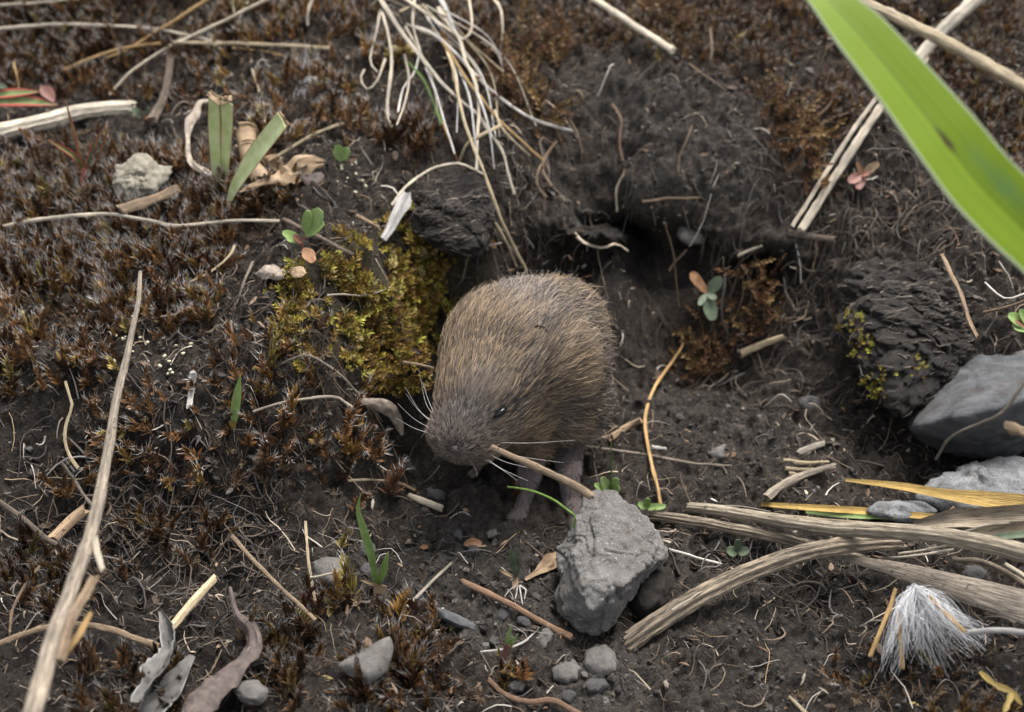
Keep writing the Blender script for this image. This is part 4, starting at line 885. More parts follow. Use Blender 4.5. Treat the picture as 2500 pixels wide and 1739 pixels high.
Vv, Ff, uv = ribbon_mesh(P, w2/2*t2/FPX*1.12, -FW*0.8+RT*0.25+np.array([0, 0, .35]), 0.18, 0.05, 0.03, 11, 5)
tag(link_mesh('green_grass', Vv, Ff, M['bigleaf'], loc=P[-1], uv=uv), 'broad bright green blade with a brown bruise across the top right', 'grass blade')
S('wood_chip','brown splinter of wood below the lower end of the split stalk','wood chip','darkwood',[(1925,568),(1980,578),(2037,585)],20,14,flat=.5,lift=(.1,.1),group=G5)
S('wood_chip','pale sliver on the ledge left of the brown splinter','wood chip','pale',[(1804,624),(1859,600)],11,7,lift=(.1,.1),group=G5)
S('wood_chip','short tan stem piece in the hollow above the dark soil','wood chip','straw',[(1810,864),(1860,842),(1912,823)],18,15,lift=(.1,.1),group=G5)
S('wood_chip','yellowish-white flake of stem in the hollow left of the boulder','wood chip','pale',[(1953,1106),(1990,1090),(2035,1076)],18,13,flat=.4,lift=(.08,.08),group=G5)
S('wood_chip','uppermost of the three stacked tan splinters in the hollow','wood chip','straw',[(1914,1124),(1965,1130),(2023,1128)],15,8,flat=.4,lift=(.08,.08),group=G5)
S('wood_chip','middle one of the three stacked tan splinters in the hollow','wood chip','straw',[(1918,1144),(1960,1147),(1998,1146)],13,9,flat=.4,lift=(.06,.06),group=G5)
S('wood_chip','lowest and shortest of the three stacked tan splinters','wood chip','straw',[(1927,1158),(1968,1162)],13,9,flat=.4,lift=(.05,.05),group=G5)
S('stick','split grey stick below the stacked splinters','stick','greystalk',[(1872,1216),(1910,1188),(1965,1160),(2039,1138)],24,16,groove=.15,sides=12,lift=(.12,.12))
S('wood_chip','tan piece of stem standing behind the green grass needle, right of the vole','wood chip','twig',[(1494,1068),(1525,1047),(1562,1027)],20,15,lift=(.15,.1),group=G5)
S('wood_chip','white scrap lying right of the upright yellow stem','wood chip','white',[(1592,1092),(1625,1096)],13,9,flat=.5,lift=(.05,.05),group=G5)
S('dry_straw','bent stem turning from brown to yellow, standing right of the vole','stem','ochre',[(1662,811),(1666,842),(1640,885),(1604,936),(1582,985),(1575,1030),(1584,1101),(1600,1170),(1614,1236)],7,14,lift=(.2,.15),deg=3)
S('dry_straw','thin grey stem lying level behind the vole to the right','stem','greystalk',[(1425,1089),(1506,1101),(1584,1113),(1700,1132),(1785,1138)],9,8,lift=(.1,.08),wig=.01)
S('twig','brown jointed twig over the right side of the peat clod','twig','twig',[(2300,622),(2341,709),(2365,780),(2384,822)],12,15,depth=[18.3,17.9,17.4,17.1],rough=.15)
S('root','thin white fibre at the right edge above the boulder','root','white',[(2405,690),(2435,717),(2463,729),(2510,712)],6,6,depth=[17.6,17.4,17.3,17.3])
S('root','thin brown root at the right edge behind the boulder','root','root',[(2400,764),(2450,752),(2520,728)],9,8,depth=[17.3,17.1,17.0])
S('root','grey root curving up across the boulder\'s dark underside','root','greystalk',[(2284,1122),(2317,1070),(2384,1038),(2443,1011),(2482,960),(2520,905)],8,13,depth=[15.4,15.2,15.0,14.8,14.8,14.8],deg=2)
S('wood_chip','ragged brown piece of bark at the right edge under the boulder','wood chip','twig',[(2458,1040),(2490,1052),(2540,1062)],24,28,flat=.6,rough=.2,depth=[14.9,14.8,14.7],group=G5)
# stalk pile lower right
S('stalk','stout pale-brown stalk with a wrinkled cut end, topmost of the pile at lower right','stalk','palestalk',[(1684,1240),(1776,1250),(1894,1270),(2031,1290),(2188,1298),(2345,1316),(2520,1356),(2680,1400)],26,50,lift=(.1,2.6),deg=1,groove=.07,sides=36,rough=.03,group=G3,q=50)
S('stalk','grooved brown stalk running from the angular rock under the topmost stalk','stalk','brownstalk',[(1590,1258),(1660,1268),(1757,1284),(1874,1307),(2015,1342),(2120,1372)],24,26,lift=(.15,.4),groove=.13,sides=36,rough=.03,group=G3,deg=1)
S('stalk','arching grooved brown stalk leaning down left to the soil below the rock','stalk','brownstalk',[(1520,1578),(1600,1522),(1718,1450),(1835,1395),(1953,1352),(2070,1331),(2200,1322)],48,36,lift=(.1,1.1),groove=.13,sides=40,rough=.03,flat=.75,group=G3,deg=1,q=50)
leaf('dry_grass','greystalk',[(2040,1358),(2188,1388),(2306,1422),(2520,1485),(2640,1520)],85,[.15,.45,.75,1,1],lift=(.5,1.3),label='broad grey dry blade fanning out to the right edge above the fluff',cat='blade',group=G3,fold=.1,curl=.3,n=16,ruff=.03,cols=11)
leaf('dry_grass','yellow',[(2064,1172),(2188,1186),(2306,1207),(2384,1217),(2520,1234),(2640,1245)],50,[.15,.35,.5,.8,1,1],lift=(.6,1.4),label='dry yellow blade widening to the right edge, over the pale rock',cat='blade',fold=.25,n=18,deg=1)
leaf('dry_grass','yellow',[(1859,1231),(1953,1238),(2110,1248),(2306,1264),(2420,1268)],18,[.6,.9,1,.8,.5],lift=(.15,.5),label='narrow yellow-green blade lying just above the topmost stalk',cat='blade',fold=.3,n=14)
leaf('green_grass','green',[(1940,1247),(2030,1255),(2110,1262),(2190,1266)],14,'lance',lift=(.12,.3),label='thin strip of green blade peeping out above the topmost stalk',cat='blade',n=10)
leaf('dry_husk','palestalk',[(2230,1282),(2337,1266),(2384,1268),(2520,1262),(2620,1262)],58,[.3,.8,.9,1,1],lift=(.7,1.8),label='pale papery leaf sheath with curled edges at the right edge',cat='sheath',fold=.1,curl=-.55,n=16,ruff=.05,cols=11)
leaf('dry_husk','palestalk',[(2285,1320),(2384,1306),(2440,1298),(2520,1292)],40,[.3,.8,1,1],lift=(.6,1.5),label='lower papery sheath lying under the curled one at the right edge',cat='sheath',fold=.1,curl=-.5,n=12,ruff=.04)
leaf('green_grass','greygreen',[(2410,1318),(2460,1308),(2530,1303)],16,'strip',lift=(1.3,1.7),label='narrow grey-green blade at the right edge between sheath and stalk',cat='blade',n=8)
S('dry_straw','thin pale split stem below the topmost stalk, above the fluff','stem','pale',[(2155,1364),(2240,1356),(2328,1342)],9,8,lift=(.5,.6),group=G3)
S('dry_straw','second thin pale stem just above the split one, under the topmost stalk','stem','pale',[(2195,1352),(2260,1342),(2310,1334)],8,6,lift=(.55,.6),group=G3)
S('dry_straw','brown stem curving down to the right edge below the stalk pile','stem','brownstalk',[(2330,1366),(2400,1372),(2460,1400),(2520,1440)],14,16,lift=(.5,.9),group=G3)
S('dry_straw','pale stem at the right edge under the brown curving one','stem','pale',[(2455,1378),(2490,1400),(2530,1425)],14,14,lift=(.7,.9),group=G3)
leaf('dry_grass','greyleaf',[(2370,1180),(2410,1155),(2450,1145),(2530,1140)],30,[.2,.7,1,1],lift=(.35,.5),label='grey dry leaf lying on the pale crusty rock at the right edge',cat='blade',n=12,ruff=.05,curl=-.3)
S('dry_straw','tan stem bent over the pale crusty rock, under the yellow blade','stem','twig',[(2310,1258),(2345,1225),(2375,1190),(2420,1160)],13,9,lift=(.4,.4))
for lab, mt, pts, a, b, lf in (
 ('thin frayed fibre lifting off the topmost stalk near its cut end','pale',[(1720,1236),(1800,1236),(1880,1250)],5,3,(.3,.25)),
 ('narrow pale strip lying along the upper side of the arching stalk','pale',[(1640,1490),(1760,1418),(1880,1368),(1990,1338)],7,5,(.55,.75)),
 ('thin dark straw crossing under the arching stalk toward the fluff','brownstalk',[(1960,1345),(2050,1362),(2150,1395),(2230,1430)],9,6,(.35,.5)),
 ('short frayed fibre at the arching stalk\'s lower end','greystalk',[(1525,1560),(1560,1530),(1610,1505)],6,4,(.35,.4)),
 ('thin tan straw parallel to the narrow yellow-green blade, just below it','straw',[(1850,1252),(1990,1266),(2130,1278)],7,6,(.3,.5)),
 ('pale fibre crossing the papery sheaths at the right edge','pale',[(2350,1300),(2420,1280),(2520,1276)],6,5,(1.4,1.9))): S('dry_straw',lab,'straw',mt,pts,a,b,lift=lf,group=G3)
S('root','white thin root snaking right from the angular rock','root','white',[(1616,1337),(1678,1354),(1757,1378),(1815,1399)],9,6,lift=(.05,.05),wig=.01)
S('dry_straw','tan straw leading from under the vole\'s chin to the angular rock','stem','twig',[(1200,1092),(1260,1118),(1330,1150),(1396,1182),(1445,1214)],15,22,depth=[16.95,16.85,16.75,16.6,16.45],sides=10)
S('green_runner','thin green stem arching over the vole\'s feet','stem','greenstem',[(1240,1189),(1290,1197),(1349,1221),(1388,1248),(1405,1264),(1400,1290)],6,8,depth=[16.9,16.7,16.5,16.4,16.3,16.35])
S('twig','reddish-brown straight twig left of the angular rock','twig','redtwig',[(1127,1420),(1223,1464),(1321,1519),(1394,1556)],17,16,lift=(.08,.08),rough=.1,deg=1)
S('twig','pale thin straight twig on the bare soil below the orange flake','twig','pale',[(994,1482),(1050,1425),(1104,1373)],11,8,lift=(.08,.08),deg=1)
S('wood_chip','pale broken stick with a chewed white end below the vole\'s nose','wood chip','pale',[(1000,1212),(1040,1226),(1078,1241)],15,18,lift=(.08,.08),group=G5)
S('wood_chip','thin tan stick just above the chewed pale one','wood chip','twig',[(968,1177),(992,1186),(1013,1198)],10,9,lift=(.06,.06),group=G5)
S('dry_straw','thin tan stem lying level left of the vole\'s nose, by the dry moss shoot','stem','straw',[(850,1174),(900,1172),(948,1174)],9,7,lift=(.1,.1))
S('root','tan root curving along the bottom edge','root','redtwig',[(1194,1660),(1231,1695),(1290,1715),(1349,1711),(1420,1748)],12,16,lift=(.12,.12),deg=3)
S('root','thin white root curving below the reddish twig','root','white',[(1174,1592),(1231,1585),(1282,1566),(1315,1533)],8,7,lift=(.08,.08))
S('dry_straw','pale straw tip at the bottom edge right of centre','stem','straw',[(1926,1700),(1948,1722),(1972,1748)],9,12,lift=(.3,.4))
# left foreground
S('stick','long grey-brown stick rising from the bottom left corner, out of focus','stick','greystalk',[(343,664),(338,730),(325,800),(308,880),(290,950),(262,1110),(230,1270),(188,1400),(130,1560),(80,1739),(60,1800)],9,52,depth=[17.9,17.2,16.6,16.0,15.5,14.6,13.9,13.3,12.7,12.1,11.9],sides=24,groove=.05,rough=.06)
S('stick','brown side shoot leaning on the long grey-brown stick near the bottom','stick','twig',[(232,1410),(215,1440),(190,1480),(165,1540),(148,1610)],26,22,depth=[13.6,13.4,13.1,12.8,12.6])
S('wood_chip','short pale stub beside the joint of the long grey-brown stick','wood chip','pale',[(232,1318),(240,1360),(250,1392)],18,14,depth=[13.8,13.7,13.6],group=G5)
S('dry_straw','ochre pointed stem right of the long stick near the bottom','stem','ochre',[(222,1498),(195,1545),(155,1600)],14,20,depth=[13.5,13.2,13.0])
S('dry_straw','wavy tan stem standing out over the dark hollow at the left','stem','straw',[(160,933),(172,975),(176,995),(160,1040),(158,1080),(170,1115),(190,1142)],9,11,lift=(.4,.4),deg=2)
S('stick','grey-tan stick lying level behind the long stick near the bottom left','stick','twig',[(-10,1575),(60,1548),(130,1529),(210,1526),(280,1541),(385,1580)],13,17,lift=(.45,.4),deg=2)
S('twig','straight tan twig pointing down right, left of the green shoots','twig','twig',[(566,1310),(640,1390),(700,1450),(770,1514)],15,12,lift=(.35,.3),rough=.1,deg=1)
S('stick','thick pale split stick leaning behind the grey curled leaf','stick','straw',[(523,1412),(470,1470),(418,1532)],20,24,lift=(.4,.45),deg=1,groove=.1)
S('twig','thin upright pale twig beside the flat grey stone','twig','straw',[(746,1274),(752,1360),(770,1470)],9,9,lift=(.25,.2),deg=1)
S('twig','thin pale twig lying over the flat grey stone','twig','pale',[(756,1410),(800,1402),(852,1388)],7,6,lift=(.3,.3))
S('stick','pale pinkish splinter behind the long stick at the left','stick','twig',[(205,1245),(170,1275),(128,1315)],28,24,lift=(.3,.3),flat=.6)
S('dry_straw','dark grey stem slanting down right behind the long stick','stem','darkwood',[(-10,1220),(60,1270),(120,1320),(165,1345)],16,12,lift=(.35,.4))
S('dry_straw','grey stem curving down to the long stick from the upper left','stem','greystalk',[(150,1130),(180,1170),(205,1210),(225,1232)],11,10,lift=(.3,.3))
S('root','thin brown root curling in the dark moss at the bottom left','root','root',[(100,1380),(60,1430),(30,1490),(24,1545)],10,7,lift=(.3,.3))
S('dry_straw','thin tan stem arching over the brown moss left of the yellow moss','stem','straw',[(572,600),(560,625),(520,660),(462,690)],8,6,lift=(.2,.1))
S('dry_straw','thin grey stem standing below the beige dry leaf','stem','greystalk',[(617,638),(595,690),(572,755)],8,6,lift=(.25,.15))
S('root','thin grey root arching below the yellow moss','root','greystalk',[(690,886),(720,874),(760,870),(830,915),(880,970),(900,1000)],8,6,lift=(.2,.15),deg=3)
S('root','pale root curving over brown moss left of the curled tan leaf','root','paleroot',[(620,1005),(680,985),(740,975),(815,968),(840,980),(868,1002)],7,9,lift=(.3,.25),deg=3)
S('twig','dark twig poking out of the bank at the vole\'s left cheek','twig','twig',[(985,884),(1020,890),(1058,898)],9,7,depth=[17.6,17.5,17.4])
S('wood_chip','white birch-like chip standing in the dark litter on the left','wood chip','white',[(470,912),(468,950),(462,992)],18,14,lift=(.25,.2),flat=.6,group=G5)
S('dry_straw','black stem lying along the top of the yellow moss patch','stem','darkwood',[(690,535),(740,560),(800,590),(862,622)],14,11,lift=(.15,.12),rough=.15)
S('dry_straw','short tan splinter below the white root on the peat','stem','twig',[(870,528),(895,540),(925,555)],12,10,lift=(.1,.1))
S('root','fine root looping over the yellow moss','root','paleroot',[(800,722),(840,718),(880,722),(930,712),(955,700)],6,4,lift=(.22,.2))
S('root','short grey root on the peat lump\'s lower edge','root','greystalk',[(1140,620),(1165,605),(1195,600),(1225,593)],9,6,lift=(.3,.3))
# ------------------------------------------------------------------ living and dead leaves
def plant(name, base, label, cat, lift=0.05, group=None): return thing(name, ground(base[0], base[1], lift), label, cat, group), hit(*base)-lift
p, t = plant('cut_leaf_plant', (540,480), 'plant with two pale green leaves cut off straight, in the brown moss', 'plant')
leaf('leaf','greencut',[(532,470),(528,400),(525,320),(524,240)],30,[.5,.8,.95,1.05,.9],parent=p,t0=t,rise=1.0,fold=.35,n=14)
leaf('leaf','greencut',[(545,450),(552,380),(556,310),(556,250)],30,[.5,.8,.9,1.0,1.1],parent=p,t0=t-.05,rise=1.0,fold=.35,n=14)
leaf('leaf','greencut',[(556,500),(575,455),(620,385),(690,295)],52,[.2,.6,.8,1,1,1],parent=p,t0=t-.45,rise=1.2,fold=.2,n=16)
leaf('dry_tip','tanleaf',[(510,226),(535,246),(566,240)],22,'strip',parent=p,t0=t-1.02,rise=.02,ruff=.2)
leaf('dry_tip','tanleaf',[(678,276),(690,292),(702,308)],16,'strip',parent=p,t0=t-1.42,rise=.02,ruff=.2)
p, t = plant('withered_stem', (610,430), 'brown withered rolled stem base behind the cut green leaves', 'plant')
P, tt_ = path3d([(640,440),(612,400),(604,355),(600,322)], 60, (-.2,.55), 1, n=10)
Vv, Ff, uv = tube(P, np.array([34,33,32,31,30,31,32,31,32,33])/2*1.6*tt_/FPX*.9, 18, .03, .07, 1, nseed()); 
Vv = Vv[:-1]; Ff = [f_ for f_ in Ff if max(f_) < len(Vv)]       # open at the top: a rolled tube
link_mesh('roll', Vv, Ff, M['tanleaf'], p, uv=uv[:-1])
for k in range(3):
    ang = np.linspace(0, 2*math.pi*0.9, 20); c0 = P[-1-k*3]; T_, N_, B_ = frames(P); ring = c0+(np.cos(ang)[:, None]*N_[-1]+np.sin(ang)[:, None]*B_[-1])*(0.23-0.02*k if k == 0 else .235)
    Vr, Fr, ur = tube(ring, .022, 6, 0, .1, 1, nseed()); link_mesh('fold', Vr, Fr, M['tanleaf'], p, uv=ur)
leaf('dead_leaf','tanleaf',[(640,440),(670,400),(682,385)],60,'oval',parent=p,t0=t-.1,rise=.2,curl=.4,ruff=.08)
leaf('dry_leaf','beigeleaf',[(520,245),(488,246),(478,275),(460,318),(458,370),(470,398),(500,420),(537,440)],20,[.5,1,1.3,.6,.6,.9,1,.7],lift=(.7,.2),label='grey shrivelled leaf curling beside the cut green leaves',cat='dry leaf',n=28,twist=[0,60,-30,50,10,70,20],curl=.5,ruff=.12)
leaf('dry_leaf','tanleaf',[(585,468),(650,440),(715,420),(760,395),(790,395)],40,[.15,.5,.7,1.4,1.1,.5],lift=(.2,.35),label='curled tan leaf with a brown fold, right of the cut leaves',cat='dry leaf',n=20,curl=.5,ruff=.1,twist=[0,20,-20,40,10])
leaf('dry_leaf','brownleaf',[(735,430),(760,438),(788,425)],34,'oval',lift=(.2,.2),label='rusty brown curled flake under the curled tan leaf',cat='dry leaf',n=10,curl=.4)
p, t = plant('seedling', (737,612), 'seedling with one bright lobed green leaf and brown leaves, above the yellow moss', 'seedling')
S('stem','',None,'redstem',[(737,615),(740,590),(748,572)],5,5,parent=p,lift=(.1,.4),deg=1)
for a, b, ww, mm in (((748,578),(782,512),46,'green'),((746,572),(752,515),26,'green'),((750,575),(790,545),26,'green'),((738,588),(690,568),26,'green'),((738,590),(700,585),18,'green'),((738,592),(716,577),22,'pink'),((742,605),(766,640),30,'orangeleaf')): leaf('leaf',mm,[a,((a[0]+b[0])/2,(a[1]+b[1])/2),b],ww,'oval',parent=p,t0=t-.3,rise=.25,fold=.15)
p, t = plant('seedling', (832,400), 'small pale green seedling leaf in dark litter right of the curled tan leaf', 'seedling')
for a, b in (((832,395),(824,355)),((834,392),(850,362))): leaf('leaf','green',[a,b],26,'oval',parent=p,t0=t-.1,rise=.15)
p, t = plant('red_edged_plant', (-20,250), 'red-edged green leaves poking in at the left edge', 'plant', .3)
for pts, ww, mm in (([(-40,235),(30,228),(98,224)],26,'redleaf'),([(-40,250),(50,246),(140,256)],34,'redleaf'),([(-20,215),(0,212),(16,214)],16,'greygreen'),([(100,212),(120,230),(132,250)],30,'pink')): leaf('leaf',mm,pts,ww,'lance',parent=p,t0=t-.3,rise=.1)
p, t = plant('red_sprout', (205,445), 'sprout with a red base and narrow red-green blades in brown moss', 'plant')
S('stem','',None,'redstem',[(203,448),(204,430),(206,415)],18,13,parent=p,lift=(.1,.2),deg=1)
for pts, ww, mm in (([(206,425),(185,385),(115,340)],16,'redleaf'),([(203,415),(190,360),(160,245)],9,'orangeleaf'),([(210,420),(225,370),(258,305)],15,'redleaf'),([(212,420),(222,385),(232,340)],11,'greygreen'),([(222,425),(245,375),(268,305)],10,'orangeleaf')): leaf('blade',mm,pts,ww,'blade',parent=p,t0=t-.2,rise=.8,fold=.5)
p, t = plant('stalk_sprout', (350,290), 'tiny pale sprout with a red stem at the frayed end of the split stalk', 'plant', .2)
leaf('leaf','greygreen',[(348,288),(335,275),(322,268)],20,'oval',parent=p,t0=t-.1,rise=.2); leaf('leaf','greygreen',[(352,285),(360,272),(362,262)],14,'oval',parent=p,t0=t-.1,rise=.2)
S('stem','',None,'redstem',[(362,296),(356,288),(350,280)],7,5,parent=p,lift=(.1,.2),deg=1)
p, t = plant('green_shoots', (920,1432), 'pair of fresh green shoots, one tall and bent, on the soil', 'plant')
leaf('blade','green',[(919,1430),(906,1354),(886,1288),(874,1244),(880,1206)],20,'blade',parent=p,t0=t,rise=1.0,fold=.5,n=16); leaf('blade','green',[(925,1426),(937,1393),(947,1348)],20,'blade',parent=p,t0=t,rise=.6,fold=.5)
leaf('dry_sheath','tanleaf',[(930,1428),(924,1460),(914,1494)],30,[1,.8,.3],parent=p,t0=t-.1,rise=-.1); leaf('dry_sheath','tanleaf',[(925,1432),(905,1425),(880,1416)],9,'blade',parent=p,t0=t-.05,rise=.1)
p, t = plant('tiny_grass_plant', (1262,1420), 'tiny grass plant with bare white roots left of the angular rock', 'plant')
leaf('blade','greygreen',[(1258,1408),(1250,1370),(1246,1332)],14,'blade',parent=p,t0=t-.1,rise=.45,fold=.5); leaf('blade','greygreen',[(1262,1408),(1266,1380),(1256,1338)],11,'blade',parent=p,t0=t-.1,rise=.4,fold=.5)
for pts, ww in (([(1258,1412),(1240,1402),(1220,1392)],9),([(1262,1410),(1256,1430),(1254,1440)],14)): leaf('dry_leaf','tanleaf',pts,ww,'blade',parent=p,t0=t-.1,rise=.15)
for pts in ([(1260,1430),(1245,1440),(1232,1456)],[(1264,1430),(1262,1448),(1258,1462)],[(1268,1430),(1272,1450),(1276,1475)],[(1270,1430),(1282,1440),(1280,1462)]): S('root','',None,'white',pts,5,3,parent=p,lift=(.1,.03),deg=1)
leaf('dry_leaf','tanleaf',[(1282,1415),(1310,1398),(1340,1375),(1362,1354)],34,[.2,.35,.9,1.1,.5],lift=(.1,.2),label='torn tan leaf touching the left side of the angular rock',cat='dry leaf',n=14,ruff=.08)
p, t = plant('clover', (1492,1205), 'pale green lobed seedling with a grass needle behind the angular rock', 'seedling', .25)
S('needle','',None,'greenstem',[(1492,1198),(1493,1140),(1491,1080)],7,3,parent=p,depth=[t-.2,t-.5,t-.8])
for b, ww in (((1452,1182),20),((1470,1166),24),((1506,1168),24),((1512,1190),22),((1450,1200),12)): leaf('leaf','green',[(1490,1208),((1490+b[0])/2,(1206+b[1])/2),b],ww,'oval',parent=p,t0=t-.15,rise=.15)
p, t = plant('clover', (1578,1240), 'low green seedling right of the angular rock\'s top', 'seedling', .15)
for b in ((1558,1230),(1582,1217),(1604,1236),(1625,1236)): leaf('leaf','green',[(1578,1240),b],17,'oval',parent=p,t0=t-.1,rise=.1)
p, t = plant('seedling', (1800,1345), 'pale grey-green seedling between the grooved stalk and the white root', 'seedling', .1)
for b, ww in (((1774,1345),26),((1802,1318),20),((1828,1345),22)): leaf('leaf','greygreen',[(1800,1348),b],ww,'oval',parent=p,t0=t-.05,rise=.12)
p, t = plant('seedling', (1726,716), 'seedling with one orange and four grey-green oval leaves in the hollow', 'seedling', .2)
for b, ww, mm in (((1687,666),26,'orangeleaf'),((1762,678),30,'greygreen'),((1740,782),34,'greygreen'),((1706,745),16,'greygreen'),((1748,730),18,'greygreen')): leaf('leaf',mm,[(1726,716),b],ww,'oval',parent=p,t0=t-.15,rise=.15,fold=.1)
p, t = plant('seedling', (2105,430), 'dull pink seedling right of the split stalk\'s lower end', 'seedling', .1)
for b, ww, mm in (((2072,445),26,'pink'),((2095,462),24,'pink'),((2122,425),22,'pink'),((2092,398),14,'orangeleaf'),((2146,398),22,'tanleaf')): leaf('leaf',mm,[(2105,425),b],ww,'oval',parent=p,t0=t-.1,rise=.15)
p, t = plant('seedling', (2500,800), 'green toothed leaf at the right edge above the boulder', 'seedling', .8)
for b, ww, mm in (((2462,770),34,'green'),((2475,800),26,'green'),((2490,758),28,'green'),((2480,785),16,'orangeleaf')): leaf('leaf',mm,[(2520,800),b],ww,'oval',parent=p,t0=16.9,rise=.1)
p, t = plant('young_grass', (570,1045), 'single small green blade standing in dark moss on the left', 'grass blade')
leaf('blade','green',[(570,1042),(578,980),(586,918)],24,'lance',parent=p,t0=t-.1,rise=.5,fold=.3); leaf('sheath','yellowbud',[(575,1045),(566,1034),(560,1030)],14,'oval',parent=p,t0=t-.15,rise=.1)
p, t = plant('green_sprout', (1226,1620), 'small brownish-green sprout in the foreground moss below the reddish twig', 'plant', .1)
leaf('blade','green',[(1228,1615),(1238,1570),(1248,1525)],13,'blade',parent=p,t0=t-.1,rise=.5,fold=.4); leaf('blade','green',[(1234,1600),(1250,1570),(1264,1548)],11,'blade',parent=p,t0=t-.15,rise=.4,fold=.4); leaf('blade','pink',[(1224,1622),(1232,1600),(1240,1575)],16,'strip',parent=p,t0=t-.1,rise=.3)
leaf('dry_leaf','greyleaf',[(392,1492),(410,1530),(425,1570),(405,1612),(372,1660),(345,1712)],62,[.15,.6,.9,1,.8,.7],lift=(.6,.6),label='grey dry leaf with a pale curled edge in the bottom left foreground',cat='dry leaf',n=22,curl=-.6,fold=.1,ruff=.04,cols=11,twist=[0,25,-15,10])
leaf('dry_leaf','greyleaf',[(470,1600),(430,1650),(390,1700),(350,1760)],80,[.2,.9,1,1],lift=(.4,.4),label='broad grey leaf lying under the curled one at the bottom edge',cat='dry leaf',n=14,curl=.4,ruff=.05,cols=9)
leaf('dry_leaf','brownleaf',[(560,1432),(575,1500),(606,1535),(600,1590),(540,1645),(470,1715),(440,1760)],66,[.1,.3,.7,1.1,1.3,1.2,1],lift=(.5,.5),label='long brown withered leaf folding over at the bottom left of centre',cat='dry leaf',n=24,curl=.45,fold=-.2,ruff=.05,cols=11,twist=[0,30,-10,10])
leaf('dry_leaf','beigeleaf',[(622,668),(650,660),(694,672)],44,'oval',lift=(.25,.25),label='small beige crumpled leaf left of the yellow moss',cat='dry leaf',curl=.5,ruff=.1)
leaf('dry_leaf','tanleaf',[(700,660),(725,662),(742,672)],34,'oval',lift=(.2,.2),label='second small brownish leaf touching the beige crumpled one',cat='dry leaf',curl=.4,ruff=.1)
leaf('dry_leaf','beigeleaf',[(870,975),(915,985),(950,1000),(972,1030),(984,1062)],34,[.2,.7,1,.8,.3],lift=(.35,.3),label='curled tan leaf bending down just left of the vole',cat='dry leaf',n=18,curl=.5,ruff=.08,twist=[0,20,50,20])
leaf('flake','orangeleaf',[(1132,1330),(1155,1324),(1176,1330)],20,'oval',lift=(.08,.08),label='orange flake of leaf on the bare soil in the middle',cat='flake')
leaf('flake','orangeleaf',[(1026,1337),(1046,1334)],14,'oval',lift=(.06,.06),label='smaller orange flake left of the bigger one on bare soil',cat='flake')
leaf('fern_scrap','yellowbud',[(2392,1640),(2430,1672),(2470,1690),(2495,1722)],20,[.4,.9,.5,1,.6,.8,.2],lift=(.8,.8),label='mustard-yellow scrap of frond in the bottom right corner',cat='frond',n=10)
leaf('fern_scrap','yellowbud',[(2470,1690),(2462,1715),(2450,1740)],18,[.3,1,.5,.9,.2],lift=(.8,.8),label='second mustard scrap hanging below the first in the corner',cat='frond',n=8)
# ------------------------------------------------------------------ seed hairs
def hairs(parent, c, tips, n, t0, rise, rad, seed, bendpx=14, colr=(0.55, 0.55, 0.56)):
    r = np.random.default_rng(seed); VV, FF, o = [], [], 0
    tips = np.array(tips, float)
    for i in range(n):
        k = r.random()*(len(tips)-1); a = int(k); e = tips[a]*(1-(k-a))+tips[min(a+1, len(tips)-1)]*(k-a); e = np.array(c)+(e-np.array(c))*(0.35+0.7*r.random()**0.7); m = (np.array(c)+e)/2+r.standard_normal(2)*bendpx
        st = np.array(c)+r.standard_normal(2)*4
        s = catmull([st, m, e], 6); tz = np.linspace(t0, t0-rise*(r.random()*1.6-.4), 6); P = np.array([at_t(x, y, z) for (x, y), z in zip(s, tz)])
        Vx, Fx, _ = tube(P, np.linspace(rad, rad*.5, 6), 3, 0, 0, 1, i); VV.append(Vx); FF += [tuple(x+o for x in f) for f in Fx]; o += len(Vx)
    V = np.vstack(VV); ob = link_mesh('hair_tuft', V, FF, M['fluff'], parent, cols=np.tile(np.array(colr), (len(V), 1))); return ob
p, t = plant('seed_fluff', (2219,1440), 'big white tuft of seed fluff with three orange stalks at lower right', 'seed fluff', .5)
hairs(p, (2222,1440), [(2140,1620),(2170,1665),(2230,1610),(2300,1670),(2370,1610),(2405,1580),(2420,1530)], 400, t-.75, .5, .0032, 5, 15)
hairs(p, (2230,1435), [(2190,1540),(2250,1590),(2320,1550),(2390,1520)], 170, t-.8, .6, .0032, 6, 17)
for pts in ([(2188,1440),(2160,1515),(2124,1602)],[(2192,1500),(2198,1560),(2205,1632)],[(2268,1455),(2310,1500),(2351,1540)]): S('stalklet','',None,'ochre',pts,13,15,parent=p,depth=[t-.9,t-1.1,t-1.2])
p, t = plant('seed_fluff', (735,200), 'small white parachute of seed hairs at the end of the ochre stem, top left', 'seed fluff', .2)
hairs(p, (735,200), [(705,262),(735,268),(770,258),(800,270),(838,205),(800,195)], 75, t-.2, .35, .006, 7, 8)
hairs(p, (740,165), [(738,80),(770,110),(790,140)], 16, t-.25, .3, .003, 8, 6)
p, t = plant('seed_fluff', (2380,1548), 'grey strip of fluff and stem running to the right edge below the blade', 'seed fluff', .5)
S('stem','',None,'white',[(2362,1545),(2430,1540),(2530,1548)],14,16,parent=p,depth=[t-.7,t-.8,t-.9])
